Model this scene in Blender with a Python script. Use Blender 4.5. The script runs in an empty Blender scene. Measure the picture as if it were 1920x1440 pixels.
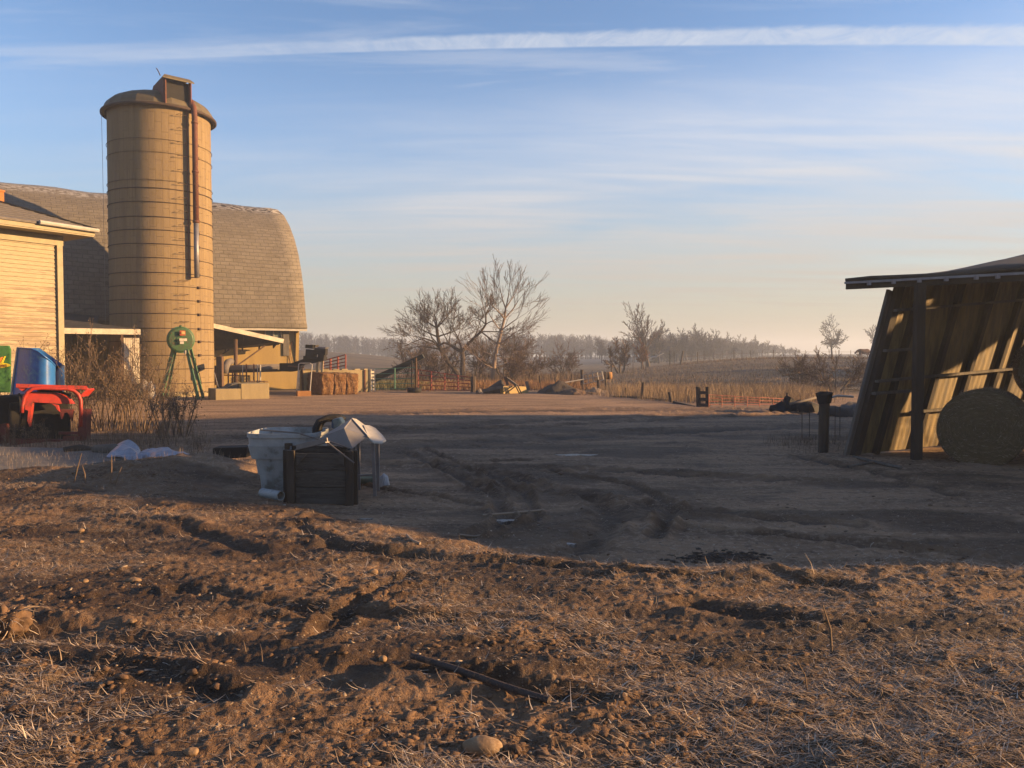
import bpy, math, random
import numpy as np
from mathutils import Vector, Matrix, noise as mnoise
C = bpy.context.scene.collection
R = math.radians
random.seed(7); rng = np.random.default_rng(11)

# ------------------------------------------------------------------ camera model (photo is 1920 x 1440)
F = 1493.0; CZ = 1.65; PITCH = math.atan(52.0/F)
cp, sp = math.cos(PITCH), math.sin(PITCH)
def ray(px, py):
    dx = (px-960)/F; dy = (720-py)/F
    return (dx, cp+dy*sp, -sp+dy*cp)
def at(px, py, Y):
    d = ray(px, py); t = Y/d[1]
    return Vector((d[0]*t, Y, CZ+d[2]*t))
def gp(px, py, z=0.0):
    d = ray(px, py); t = (z-CZ)/d[2]
    return Vector((d[0]*t, d[1]*t, z))
AXB = Vector((.835, .55, 0)).normalized(); NBK = Vector((-.55, .835, 0)).normalized()   # farmyard axis, and away from us
def ap(px, py, P0, dy=0.0):      # photo ray met by the vertical plane through P0 along the farmyard axis
    d = ray(px, py); k = d[0]/d[1]; bx = P0[0]+NBK.x*dy; by = P0[1]+NBK.y*dy
    t = (k*by-bx)/(AXB.x-k*AXB.y); return at(px, py, by+AXB.y*t)
AZR = math.atan2(.55, .835)
cam = bpy.data.cameras.new('camera'); co = bpy.data.objects.new('camera', cam); C.objects.link(co)
cam.sensor_width = 36; cam.lens = F/1920*36; cam.clip_end = 5000; cam.clip_start = 0.05
co.location = (0, 0, CZ); co.rotation_euler = (math.pi/2-PITCH, 0, 0)
bpy.context.scene.camera = co

# ------------------------------------------------------------------ numpy noise
def _h(ix, iy, s):
    n = (ix*374761393 + iy*668265263 + s*1442695041).astype(np.int64) & 0xffffffff
    n = ((n ^ (n >> 13))*1274126177) & 0xffffffff
    n = (n ^ (n >> 16)) & 0xffffff
    return n/16777215.0
def vn(x, y, s=0):
    x = np.asarray(x, float); y = np.asarray(y, float)
    ix = np.floor(x); iy = np.floor(y); fx = x-ix; fy = y-iy
    ix = ix.astype(np.int64); iy = iy.astype(np.int64)
    fx = fx*fx*(3-2*fx); fy = fy*fy*(3-2*fy)
    a = _h(ix, iy, s); b = _h(ix+1, iy, s); c = _h(ix, iy+1, s); d = _h(ix+1, iy+1, s)
    return (a+(b-a)*fx)*(1-fy)+(c+(d-c)*fx)*fy
def fbm(x, y, s=0, o=4):
    v = 0; a = .5; t = 0
    for i in range(o):
        v = v+a*vn(x*2**i+17.3*i, y*2**i-9.1*i, s+i); t += a; a *= .55
    return v/t
def ss(e0, e1, x):
    t = np.clip((x-e0)/(e1-e0), 0, 1); return t*t*(3-2*t)

# ------------------------------------------------------------------ terrain
EX = [-40, -8, -5, -3, -1.35, 0, 1.4, 4, 10, 40]
EY = [12.5, 11.2, 10.6, 9.0, 7.5, 6.35, 5.9, 6.0, 5.9, 5.9]
def fore(x, y):            # 1 on the rough foreground bank, 0 on the driven yard
    yb = np.interp(x, EX, EY)
    return 1-ss(-0.5, 0.45, y-yb+0.7*(fbm(x*1.3, y*1.3, 5, 3)-.5))
def seg(x, y, pts):        # distance to a polyline
    d = np.full(np.shape(x), 1e9)
    for (ax, ay), (bx, by) in zip(pts[:-1], pts[1:]):
        L = (bx-ax)**2+(by-ay)**2+1e-9
        t = np.clip(((x-ax)*(bx-ax)+(y-ay)*(by-ay))/L, 0, 1)
        d = np.minimum(d, np.hypot(x-ax-t*(bx-ax), y-ay-t*(by-ay)))
    return d
def pl(*pp): return [tuple(gp(a, b, z=.0)[:2]) for a, b in pp]
RUTS_F = [  # ruts on the bank, from photo pixels
 (pl((560,1010),(640,1060),(820,1075),(1000,1090),(1260,1120),(1560,1130)), .07, .07),
 (pl((0,1230),(260,1260),(480,1320),(640,1360)), .12, .06),
 (pl((330,1150),(600,1190),(760,1205),(980,1215)), .06, .06),
 (pl((600,1250),(660,1180),(760,1120)), .05, .05),
 (pl((760,1330),(860,1345),(1000,1375),(1120,1400)), .06, .06),
 (pl((200,1000),(330,1010),(480,1070)), .08, .05),
 (pl((1300,1175),(1480,1215),(1620,1235)), .09, .05),
 (pl((100,1320),(300,1345),(420,1400)), .07, .06),
 (pl((1450,1110),(1600,1150)), .07, .06),
]
RUTS_Y = [  # tyre tracks in the yard
 (pl((760,850),(850,890),(930,930),(950,975),(870,1010)), .09),
 (pl((800,845),(900,885),(985,925),(1010,970),(930,1005)), .06),
 (pl((1010,880),(1180,905),(1260,950),(1230,1010)), .08),
 (pl((1500,860),(1640,885),(1800,930)), .12), (pl((1250,985),(1500,1010),(1800,1040)), .10), (pl((640,905),(800,930),(900,950)), .08),
 (pl((560,800),(900,805),(1300,785),(1500,775)), .22), (pl((450,865),(720,875),(1000,862)), .10),
 (pl((870,880),(1000,905),(1110,930),(1150,975),(1090,1035),(960,1065)), .14),
 (pl((420,822),(640,812),(1000,790),(1500,770)), .35),
 (pl((500,850),(760,835),(1200,812),(1700,795)), .4),
 (pl((900,905),(1300,960),(1600,985)), .12),
 (pl((700,870),(1100,880),(1560,905)), .16),
 (pl((680,775),(1000,770),(1400,768)), .5),
]
def base_h(x, y):
    h = np.zeros(np.shape(x))
    f = fore(x, y)
    h = h+f*(.13+.10*ss(6, 1.5, y))
    # weedy earth heap beside the crate
    h = h+.34*np.exp(-(((x+4.35)/1.1)**2+((y-10.6)/.75)**2))*(.7+.6*fbm(x*2, y*2, 31, 3))
    h = h+.12*np.exp(-(((x+6.8)/2.0)**2+((y-12.0)/.9)**2))
    # land beyond the yard
    b = ss(43, 70, y)
    h = h - .35*ss(40, 60, y)*(1-ss(-2, 14, x-0.12*(y-60)))*(1-ss(-34,-22,x))
    hill = 1.40*ss(44, 88, y)*ss(.085, .34, x/np.maximum(y, 1))*(1-.25*ss(100, 190, y))
    left = 3.3*ss(55, 150, y)*(1-ss(-.30, -.02, x/np.maximum(y, 1)))
    mid = 1.4*ss(120, 330, y)
    h = h+hill+np.maximum(left*(1-.3*ss(160, 260, y)), mid)*1.0
    h = h+.25*(fbm(x/14, y/14, 77, 3)-.5)*b
    return h
def full_h(x, y):
    x = np.asarray(x, float); y = np.asarray(y, float)
    h = base_h(x, y); f = fore(x, y)
    near = 1-ss(14, 30, y)
    # bank: lumps, clods, drawn-out ridges
    xr = x*.95+y*.30; yr = y*.95-x*.30
    rid = fbm(xr*.9, yr*3.2, 3, 4)
    lump = fbm(x*2.3, y*2.3, 8, 5)
    cl = np.clip(vn(x*13, y*13, 21)-.45, 0, 1)*np.clip(fbm(x*1.1, y*1.7, 40, 3)-.40, 0, .3)*4
    cl2 = np.clip(vn(x*29, y*29, 22)-.4, 0, 1)
    cl3 = vn(x*55, y*55, 23)
    d = f*(.085*(rid-.5)+.045*(lump-.5)+.038*cl+.018*cl2*(.4+lump)+.007*cl3)
    # yard: flatter, scuffed
    yd = (1-f)*near*(.075*(fbm(x*.7, y*1.1, 50, 5)-.5)+.050*np.clip(vn(x*9, y*9, 52)-.55, 0, 1)*ss(.45, .6, fbm(x*.8, y*.8, 53, 3))+.012*cl2*(.4+fbm(x*2, y*2, 54, 2))+.005*cl3)
    h = h+d+yd
    for pts, w, dep in RUTS_F:
        q = seg(x, y, pts)+.16*(fbm(x*2.2, y*4, 61, 3)-.5)
        h = h-.6*dep*np.exp(-(q/w)**2)+.020*np.exp(-((q-1.9*w)/(.8*w))**2)*(.2+1.3*vn(x*11, y*11, 62))
    for pts, w in RUTS_Y:
        q = seg(x, y, pts)+.07*(vn(x*4, y*4, 63)-.5)
        h = h+(1-f)*(-.050*np.exp(-(q/w)**2)*(.5+.8*vn(x*5, y*5, 65))+.050*np.exp(-((q-1.6*w)/(.5*w))**2)*vn(x*8, y*8, 64))
    return h
def gz(x, y): return float(full_h(np.array([x]), np.array([y]))[0])

# ------------------------------------------------------------------ materials
def new_mat(name):
    m = bpy.data.materials.new(name); m.use_nodes = True
    nt = m.node_tree; nt.nodes.clear()
    out = nt.nodes.new('ShaderNodeOutputMaterial'); b = nt.nodes.new('ShaderNodeBsdfPrincipled')
    nt.links.new(b.outputs[0], out.inputs[0])
    return m, nt, b
def N(nt, t, **kw):
    n = nt.nodes.new(t)
    for k, v in kw.items(): setattr(n, k, v)
    return n
def math_(nt, op, a, b=None, c=None, clamp=False):
    n = nt.nodes.new('ShaderNodeMath'); n.operation = op; n.use_clamp = clamp
    for i, v in enumerate((a, b, c)):
        if v is None: continue
        if isinstance(v, (int, float)): n.inputs[i].default_value = v
        else: nt.links.new(v, n.inputs[i])
    return n.outputs[0]
def mixc(nt, fac, a, b):
    n = nt.nodes.new('ShaderNodeMix'); n.data_type = 'RGBA'
    for s, v in ((n.inputs[0], fac), (n.inputs[6], a), (n.inputs[7], b)):
        if isinstance(v, (int, float)): s.default_value = v
        elif isinstance(v, tuple): s.default_value = (*v, 1)[:4]
        else: nt.links.new(v, s)
    return n.outputs[2]
def ramp(nt, v, lo, hi):
    n = nt.nodes.new('ShaderNodeMapRange'); n.interpolation_type = 'SMOOTHSTEP'
    nt.links.new(v, n.inputs[0]); n.inputs[1].default_value = lo; n.inputs[2].default_value = hi
    return n.outputs[0]
def noise_tex(nt, vec, scale, detail=5, rough=.6, dist=0):
    n = nt.nodes.new('ShaderNodeTexNoise'); n.inputs['Scale'].default_value = scale
    n.inputs['Detail'].default_value = detail; n.inputs['Roughness'].default_value = rough
    n.inputs['Distortion'].default_value = dist
    nt.links.new(vec, n.inputs['Vector']); return n.outputs[0]
def scaled(nt, vec, s):
    n = nt.nodes.new('ShaderNodeMapping'); n.inputs['Scale'].default_value = s
    nt.links.new(vec, n.inputs[0]); return n.outputs[0]
def bump(nt, b, h, dist, st=1.0):
    n = nt.nodes.new('ShaderNodeBump'); n.inputs['Distance'].default_value = dist; n.inputs['Strength'].default_value = st
    nt.links.new(h, n.inputs['Height']); nt.links.new(n.outputs[0], b.inputs['Normal'])
K = .58
def kk(c, k=None): return tuple(x*(k or K) for x in c[:3])
def pm(name, c1, c2=None, scale=6, rough=.8, metal=0, bmp=.004, stretch=(1,1,1), c3=None, spots=.62, spec=.3, k=None):
    m, nt, b = new_mat(name)
    c2 = c2 or tuple(x*.6 for x in c1)
    c1 = kk(c1, k); c2 = kk(c2, k); c3 = kk(c3, k) if c3 else None
    tc = N(nt, 'ShaderNodeTexCoord'); v = scaled(nt, tc.outputs['Object'], stretch)
    n1 = noise_tex(nt, v, scale, 6, .65, .3); n2 = noise_tex(nt, v, scale*5.3, 4, .6)
    col = mixc(nt, ramp(nt, n1, .3, .7), c1, c2)
    if c3: col = mixc(nt, ramp(nt, math_(nt, 'ADD', math_(nt, 'MULTIPLY', n1, .6), math_(nt, 'MULTIPLY', n2, .45)), spots-.07, spots+.05), col, c3)
    nt.links.new(col, b.inputs['Base Color'])
    b.inputs['Roughness'].default_value = rough; b.inputs['Metallic'].default_value = metal
    b.inputs['Specular IOR Level'].default_value = spec
    if bmp: bump(nt, b, n2, bmp)
    return m

# ------------------------------------------------------------------ mesh builder
class MB:
    def __init__(s): s.v = []; s.f = []; s.uv = None
    def add(s, vs, fs):
        o = len(s.v); s.v += [tuple(p) for p in vs]; s.f += [tuple(i+o for i in q) for q in fs]; return s
    def box(s, c, size, rz=0, rx=0, ry=0, taper=1.0):
        M = Matrix.Translation(c) @ Matrix.Rotation(rz, 4, 'Z') @ Matrix.Rotation(ry, 4, 'Y') @ Matrix.Rotation(rx, 4, 'X')
        x, y, z = [q/2 for q in size]
        vs = [M @ Vector((a*x*(taper if k > 0 else 1), b*y*(taper if k > 0 else 1), k*z)) for a, b, k in
              ((-1,-1,-1),(1,-1,-1),(1,1,-1),(-1,1,-1),(-1,-1,1),(1,-1,1),(1,1,1),(-1,1,1))]
        return s.add(vs, [(0,3,2,1),(4,5,6,7),(0,1,5,4),(1,2,6,5),(2,3,7,6),(3,0,4,7)])
    def bar(s, p, q, w, h=None, up=(0,0,1)):
        h = h or w; p = Vector(p); q = Vector(q); d = (q-p).normalized(); u = Vector(up)
        if abs(d.dot(u)) > .95: u = Vector((0,1,0))
        a = d.cross(u).normalized(); b = a.cross(d).normalized()
        vs = [e+a*(i*w/2)+b*(j*h/2) for e in (p, q) for i, j in ((-1,-1),(1,-1),(1,1),(-1,1))]
        return s.add(vs, [(0,3,2,1),(4,5,6,7),(0,1,5,4),(1,2,6,5),(2,3,7,6),(3,0,4,7)])
    def tube(s, pts, rad, n=8, cap=True):
        pts = [Vector(p) for p in pts]
        if isinstance(rad, (int, float)): rad = [rad]*len(pts)
        o = len(s.v); a = None
        for i, p in enumerate(pts):
            d = (pts[min(i+1, len(pts)-1)]-pts[max(i-1, 0)]).normalized()
            if a is None:
                u = Vector((0,0,1)) if abs(d.z) < .9 else Vector((1,0,0)); a = d.cross(u).normalized()
            else:
                a = (a-d*a.dot(d)); a = a.normalized() if a.length > 1e-6 else Vector((1,0,0))
            b = d.cross(a)
            for k in range(n):
                t = 2*math.pi*k/n
                s.v.append(tuple(p+(a*math.cos(t)+b*math.sin(t))*rad[i]))
        for i in range(len(pts)-1):
            for k in range(n):
                k2 = (k+1) % n
                s.f.append((o+i*n+k, o+i*n+k2, o+(i+1)*n+k2, o+(i+1)*n+k))
        if cap:
            s.f.append(tuple(o+k for k in reversed(range(n)))); e = o+(len(pts)-1)*n
            s.f.append(tuple(e+k for k in range(n)))
        return s
    def lathe(s, c, prof, n=32, rz=0, M=None):
        M = M or Matrix.Translation(c); o = len(s.v)
        for r, z in prof:
            for k in range(n):
                t = 2*math.pi*k/n; s.v.append(tuple(M @ Vector((r*math.cos(t), r*math.sin(t), z))))
        for i in range(len(prof)-1):
            for k in range(n):
                k2 = (k+1) % n; s.f.append((o+i*n+k, o+i*n+k2, o+(i+1)*n+k2, o+(i+1)*n+k))
        return s
    def prism(s, poly, off):            # polygon (list of 3d points) given thickness by vector off
        poly = [Vector(p) for p in poly]; off = Vector(off); n = len(poly)
        vs = poly+[p+off for p in poly]
        fs = [tuple(range(n)), tuple(reversed(range(n, 2*n)))]
        fs += [((i+1) % n, i, n+i, n+(i+1) % n) for i in range(n)]
        return s.add(vs, fs)
    def jitter(s, a, sc=3):
        s.v = [tuple(Vector(p)+mnoise.noise_vector(Vector(p)*sc)*a) for p in s.v]; return s
def tag(o, label=None, cat=None, group=None, kind=None):
    if label: o['label'] = label
    if cat: o['category'] = cat
    if group: o['group'] = group
    if kind: o['kind'] = kind
    return o
def mesh_obj(name, verts, faces, mat, parent=None, origin=(0,0,0), smooth=False):
    me = bpy.data.meshes.new(name); ox, oy, oz = origin
    me.from_pydata([(x-ox, y-oy, z-oz) for x, y, z in verts], [], faces)
    me.update(); me.validate()
    if mat: me.materials.append(mat)
    if smooth: me.polygons.foreach_set('use_smooth', [True]*len(me.polygons))
    o = bpy.data.objects.new(name, me); C.objects.link(o)
    if parent: o.parent = parent
    else: o.location = origin
    return o
class Thing:
    def __init__(s, name, label, cat, loc, group=None):
        s.o = bpy.data.objects.new(name, None); C.objects.link(s.o); s.o.location = loc; s.loc = tuple(loc)
        s.o.empty_display_size = .3
        tag(s.o, label, cat, group)
    def part(s, name, mb, mat, parent=None, smooth=False, label=None, bevel=0):
        o = mesh_obj(name, mb.v, mb.f, mat, parent or s.o, s.loc, smooth)
        if label: o['label'] = label
        if bevel: bev(o, bevel)
        return o
def bev(o, w, seg=2):
    m = o.modifiers.new('bevel', 'BEVEL'); m.width = w; m.segments = seg; m.limit_method = 'ANGLE'; m.angle_limit = R(40)
def single(name, mb, mat, label, cat, loc=(0,0,0), group=None, kind=None, smooth=False, bevel=0):
    o = mesh_obj(name, mb.v, mb.f, mat, None, loc, smooth); tag(o, label, cat, group, kind)
    if bevel: bev(o, bevel)
    return o
def dup(root, loc, rz=0, label=None, group=None, scale=None):
    r = root.copy(); C.objects.link(r); r.location = loc; r.rotation_euler = (0, 0, rz)
    if scale: r.scale = scale if isinstance(scale, tuple) else (scale,)*3
    if label: r['label'] = label
    if group: r['group'] = group
    for ch in list(root.children):
        c = ch.copy(); C.objects.link(c); c.parent = r
        for g in ch.children:
            d = g.copy(); C.objects.link(d); d.parent = c
    return r

# ------------------------------------------------------------------ ground mesh
def build_ground():
    ys = [-60, -25, -8, -2, 0, .7]
    y = 1.3
    while y < 60: ys.append(y); y *= 1.0046
    while y < 900: ys.append(y); y *= 1.022
    ys.append(2500)
    s = np.concatenate([[-60, -12, -4, -2, -1.3, -1.0, -.88], np.linspace(-.80, .80, 821), [.88, 1.0, 1.3, 2, 4, 12, 60]])
    ys = np.array(ys); nx, ny = len(s), len(ys)
    wid = np.maximum(ys, 1.3)
    X = np.clip(s[None, :]*wid[:, None], -1500-np.abs(s[None, :])*10, 1500+np.abs(s[None, :])*10)
    Y = np.repeat(ys[:, None], nx, 1)
    x = X.ravel(); y = Y.ravel(); z = full_h(x, y)
    me = bpy.data.meshes.new('ground')
    me.vertices.add(nx*ny); me.vertices.foreach_set('co', np.stack([x, y, z], 1).astype(np.float32).ravel())
    i = (np.arange(ny-1)[:, None]*nx+np.arange(nx-1)[None, :]).ravel()
    q = np.stack([i, i+1, i+1+nx, i+nx], 1).astype(np.int32)
    me.loops.add(q.size); me.loops.foreach_set('vertex_index', q.ravel())
    me.polygons.add(len(q)); me.polygons.foreach_set('loop_start', (np.arange(len(q))*4).astype(np.int32))
    me.polygons.foreach_set('use_smooth', np.ones(len(q), bool))
    me.update(calc_edges=True)
    f = fore(x, y)
    wet = np.zeros_like(x)
    for pts, w, dep in RUTS_F: wet = np.maximum(wet, f*np.exp(-(seg(x, y, pts)/(w*2.0))**2)*(.3+.9*vn(x*3, y*3, 90)))
    for pts, w in RUTS_Y: wet = np.maximum(wet, (1-f)*np.exp(-(seg(x, y, pts)/(w*1.25))**2)*(.45+.9*vn(x*2, y*2, 91)))
    wet = np.maximum(wet, f*ss(.47, .60, fbm(x*.75+3, y*1.6, 93, 5))*.95)
    wet = np.maximum(wet, (1-f)*ss(.53, .68, fbm(x*.45, y*1.1, 96, 5))*.75*(1-ss(16, 26, y)))
    straw = f*ss(.42, .60, fbm(x*.9, y*1.6, 94, 4)+.13*ss(-1.5, 2.5, x))
    field = ss(34, 40, y+.10*x+2*(vn(x/3, y/3, 95)-.5))
    col = np.stack([f, np.clip(wet, 0, 1), straw, field], 1).astype(np.float32)
    a = me.color_attributes.new('zone', 'FLOAT_COLOR', 'POINT'); a.data.foreach_set('color', col.ravel())
    m, nt, b = new_mat('ground_soil')
    at_ = N(nt, 'ShaderNodeAttribute', attribute_name='zone'); sep = N(nt, 'ShaderNodeSeparateColor')
    nt.links.new(at_.outputs['Color'], sep.inputs[0])
    fo, we, st = sep.outputs; fi = at_.outputs['Alpha']
    tc = N(nt, 'ShaderNodeTexCoord'); P = tc.outputs['Object']
    nA = noise_tex(nt, P, 1.3, 8, .65); nB = noise_tex(nt, P, 14, 6, .7); nC = noise_tex(nt, P, 90, 3, .6)
    nD = noise_tex(nt, scaled(nt, P, (.25, 1, 1)), 1.6, 7, .7, .4)
    soil = mixc(nt, ramp(nt, nA, .3, .7), (.37, .225, .130), (.17, .10, .056))
    soil = mixc(nt, math_(nt, 'MULTIPLY', ramp(nt, nB, .48, .68), .65), soil, (.46, .33, .22))
    nH = noise_tex(nt, scaled(nt, P, (.6, 1.3, 1)), 3.2, 8, .72, .5)
    soil = mixc(nt, math_(nt, 'MULTIPLY', ramp(nt, nH, .50, .62), .80), soil, (.070, .042, .026))
    yard = mixc(nt, ramp(nt, nD, .35, .68), (.52, .34, .21), (.20, .13, .085))
    nG = noise_tex(nt, P, 5.5, 8, .75, .3)
    yard = mixc(nt, math_(nt, 'MULTIPLY', ramp(nt, nG, .50, .66), .75), yard, (.15, .098, .068))
    yard = mixc(nt, math_(nt, 'MULTIPLY', ramp(nt, nB, .48, .66), .70), yard, (.62, .45, .32))
    yard = mixc(nt, math_(nt, 'MULTIPLY', ramp(nt, nC, .55, .70), .5), yard, (.12, .085, .065))
    col = mixc(nt, fo, yard, soil)
    lit = mixc(nt, ramp(nt, nC, .35, .65), (.36, .27, .19), (.16, .11, .075))
    col = mixc(nt, math_(nt, 'MULTIPLY', st, math_(nt, 'MULTIPLY', ramp(nt, nB, .4, .6), .75)), col, lit)
    col = mixc(nt, math_(nt, 'MULTIPLY', we, .86), col, (.050, .029, .016))
    # pale grit and pebbles
    vo = N(nt, 'ShaderNodeTexVoronoi'); vo.inputs['Scale'].default_value = 26; nt.links.new(P, vo.inputs['Vector'])
    peb = math_(nt, 'MULTIPLY', math_(nt, 'LESS_THAN', vo.outputs['Distance'], .20), math_(nt, 'GREATER_THAN', nA, .50))
    col = mixc(nt, math_(nt, 'MULTIPLY', peb, .6), col, (.42, .33, .24))
    # fields
    nE = noise_tex(nt, scaled(nt, P, (.05, .16, .1)), 1.0, 8, .7, .6); nF = noise_tex(nt, scaled(nt, P, (1, .5, 1)), .8, 6, .7)
    fld = mixc(nt, ramp(nt, nE, .36, .66), (.20, .155, .105), (.075, .066, .058))
    fld = mixc(nt, math_(nt, 'MULTIPLY', ramp(nt, nF, .45, .75), .45), fld, (.24, .19, .135))
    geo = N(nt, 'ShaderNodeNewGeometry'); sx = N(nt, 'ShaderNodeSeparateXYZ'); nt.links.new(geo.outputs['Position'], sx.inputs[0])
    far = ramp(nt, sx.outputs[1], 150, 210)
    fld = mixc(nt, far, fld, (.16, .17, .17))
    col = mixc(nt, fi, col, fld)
    col = mixc(nt, 1-K*1.0, col, (0,0,0))
    nt.links.new(col, b.inputs['Base Color'])
    rg = math_(nt, 'SUBTRACT', .95, math_(nt, 'MULTIPLY', we, .25)); nt.links.new(rg, b.inputs['Roughness'])
    b.inputs['Specular IOR Level'].default_value = .2
    hh = math_(nt, 'ADD', math_(nt, 'ADD', math_(nt, 'MULTIPLY', nB, .03), math_(nt, 'MULTIPLY', nC, .008)), math_(nt, 'MULTIPLY', peb, .008))
    bump(nt, b, hh, 1.5, 1.0)
    me.materials.append(m)
    o = bpy.data.objects.new('ground', me); C.objects.link(o); tag(o, kind='structure')
build_ground()

# ------------------------------------------------------------------ scattered straw, clods, grass: uncountable cover
def blades(name, pos, length, width, tilt, azim, curl, mat, label, cat, segs=2):
    n = len(pos); k = segs+1
    az = azim; dx = np.cos(az); dy = np.sin(az)
    V = np.zeros((n, k, 2, 3)); side = np.stack([-dy, dx, np.zeros(n)], 1)
    # tapering strip that bends over
    p = pos.copy(); ang = tilt.copy()
    sl = length/segs
    for j in range(k):
        w = width*(1-.8*j/segs)
        V[:, j, 0] = p-side*w[:, None]; V[:, j, 1] = p+side*w[:, None]
        step = np.stack([np.cos(ang)*dx, np.cos(ang)*dy, np.sin(ang)], 1)*sl[:, None]
        p = p+step; ang = ang-curl
    base = (np.arange(n)*k*2)[:, None]
    fs = []
    for j in range(segs):
        a = j*2; fs.append(base+np.array([a, a+1, a+3, a+2])[None])
    q = np.concatenate(fs, 0).astype(np.int32)
    me = bpy.data.meshes.new(name); me.vertices.add(n*k*2); me.vertices.foreach_set('co', V.astype(np.float32).ravel())
    me.loops.add(q.size); me.loops.foreach_set('vertex_index', q.ravel())
    me.polygons.add(len(q)); me.polygons.foreach_set('loop_start', (np.arange(len(q))*4).astype(np.int32))
    me.update(calc_edges=True); me.materials.append(mat)
    o = bpy.data.objects.new(name, me); C.objects.link(o); tag(o, label, cat, kind='stuff'); return o
def straw_mat(name, a, b_, c_):
    m, nt, b = new_mat(name)
    a, b_, c_ = kk(a), kk(b_), kk(c_)
    g = N(nt, 'ShaderNodeNewGeometry'); r = g.outputs['Random Per Island']
    col = mixc(nt, ramp(nt, r, .0, .6), a, b_); col = mixc(nt, ramp(nt, r, .7, 1.0), col, c_)
    nt.links.new(col, b.inputs['Base Color']); b.inputs['Roughness'].default_value = .8; b.inputs['Specular IOR Level'].default_value = .2
    return m
M_straw = straw_mat('dry_straw', (.20,.14,.10), (.44,.33,.24), (.80,.68,.56))
M_weed = straw_mat('dry_weed_stem', (.10,.07,.05), (.22,.15,.10), (.38,.28,.19))
M_tall = straw_mat('tall_dry_grass', (.30,.20,.11), (.45,.32,.19), (.58,.43,.27))
def scatter(n, y0, y1, s0=-.75, s1=.75, pw=1.0):
    u = rng.random(n); y = (y0**(-pw)+(y1**(-pw)-y0**(-pw))*u)**(-1/pw); x = y*(s0+(s1-s0)*rng.random(n)); return x, y
x, y = scatter(150000, 1.9, 11)
keep = rng.random(len(x)) < fore(x, y)*(.06+1.1*ss(.42, .60, fbm(x*.9, y*1.6, 94, 4)+.13*ss(-1.5, 2.5, x)))*(1-.85*ss(.47, .60, fbm(x*.75+3, y*1.6, 93, 5)))
x, y = x[keep], y[keep]; n = len(x)
blades('straw_litter', np.stack([x, y, full_h(x, y)+.006], 1), rng.uniform(.018, .075, n)*(1+1.3*rng.random(n)**7), rng.uniform(.0009, .0030, n),
       rng.uniform(-.05, .45, n)+(rng.random(n) > .985)*.8, rng.normal(0, .7, n)+(rng.random(n) > .5)*math.pi, rng.normal(.1, .5, n), M_straw,
       'dry straw and dead grass scattered over the brown foreground bank', 'straw')
x, y = scatter(5000, 5.5, 22)
keep = (fore(x, y) < .4) & (rng.random(len(x)) < .35); x, y = x[keep], y[keep]; n = len(x)
blades('straw_bits', np.stack([x, y, full_h(x, y)+.006], 1), rng.uniform(.04, .14, n), rng.uniform(.0015, .003, n),
       rng.uniform(-.05, .25, n), rng.uniform(0, 6.28, n), rng.normal(.1, .4, n), M_straw, 'stray bits of straw on the packed dirt yard', 'straw')
# clods
def clods(name, x, y, r, mat, label, cat, flat=.65):
    import itertools
    t = (1+5**.5)/2
    iv = np.array([(-1,t,0),(1,t,0),(-1,-t,0),(1,-t,0),(0,-1,t),(0,1,t),(0,-1,-t),(0,1,-t),(t,0,-1),(t,0,1),(-t,0,-1),(-t,0,1)], float)
    iv /= np.linalg.norm(iv[0])
    fi = np.array([(0,11,5),(0,5,1),(0,1,7),(0,7,10),(0,10,11),(1,5,9),(5,11,4),(11,10,2),(10,7,6),(7,1,8),(3,9,4),(3,4,2),(3,2,6),(3,6,8),(3,8,9),(4,9,5),(2,4,11),(6,2,10),(8,6,7),(9,8,1)])
    n = len(x); P = np.stack([x, y, full_h(x, y)-r*.12], 1)
    V = iv[None]*(r[:, None, None])*(1+rng.uniform(-.48, .48, (n, 12, 1)))
    a = rng.uniform(0, 6.28, n); ca, sa = np.cos(a)[:, None], np.sin(a)[:, None]
    V[:, :, 0] *= rng.uniform(.8, 2.0, (n, 1)); V[:, :, 2] *= flat*rng.uniform(.5, 1.2, (n, 1))
    vx = V[:, :, 0]*ca-V[:, :, 1]*sa; vy = V[:, :, 0]*sa+V[:, :, 1]*ca
    V = np.stack([vx, vy, V[:, :, 2]], 2)+P[:, None]
    q = (fi[None]+(np.arange(n)*12)[:, None, None]).reshape(-1, 3).astype(np.int32)
    me = bpy.data.meshes.new(name); me.vertices.add(n*12); me.vertices.foreach_set('co', V.astype(np.float32).ravel())
    me.loops.add(q.size); me.loops.foreach_set('vertex_index', q.ravel())
    me.polygons.add(len(q)); me.polygons.foreach_set('loop_start', (np.arange(len(q))*3).astype(np.int32))
    me.update(calc_edges=True); me.materials.append(mat)
    o = bpy.data.objects.new(name, me); C.objects.link(o); tag(o, label, cat, kind='stuff')
M_clod = pm('clod_earth', (.23,.14,.085), (.10,.06,.036), 9, .95, bmp=.006)
M_peb = straw_mat('pebble_stone', (.26,.19,.13), (.36,.28,.20), (.50,.40,.30))
M_grit = straw_mat('yard_grit', (.16,.11,.08), (.34,.26,.19), (.62,.52,.42))
x, y = scatter(26000, 1.9, 11); k = fbm(x*1.1, y*1.7, 40, 3)
keep = rng.random(len(x)) < fore(x, y)*(.06+ss(.45, .62, k)*.8); x, y = x[keep], y[keep]
clods('earth_clods', x, y, .005+.018*rng.random(len(x))**3, M_clod, 'broken clods of brown earth on the foreground bank', 'soil clods')
x, y = scatter(4500, 1.9, 22); keep = rng.random(len(x)) < .25+.5*fore(x, y); x, y = x[keep], y[keep]
x2, y2 = scatter(7000, 5, 24); k2 = (fore(x2, y2) < .5) & (rng.random(len(x2)) < .03+.8*ss(.45, .6, fbm(x2*.8, y2*.8, 53, 3))); x2, y2 = x2[k2], y2[k2]
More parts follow.
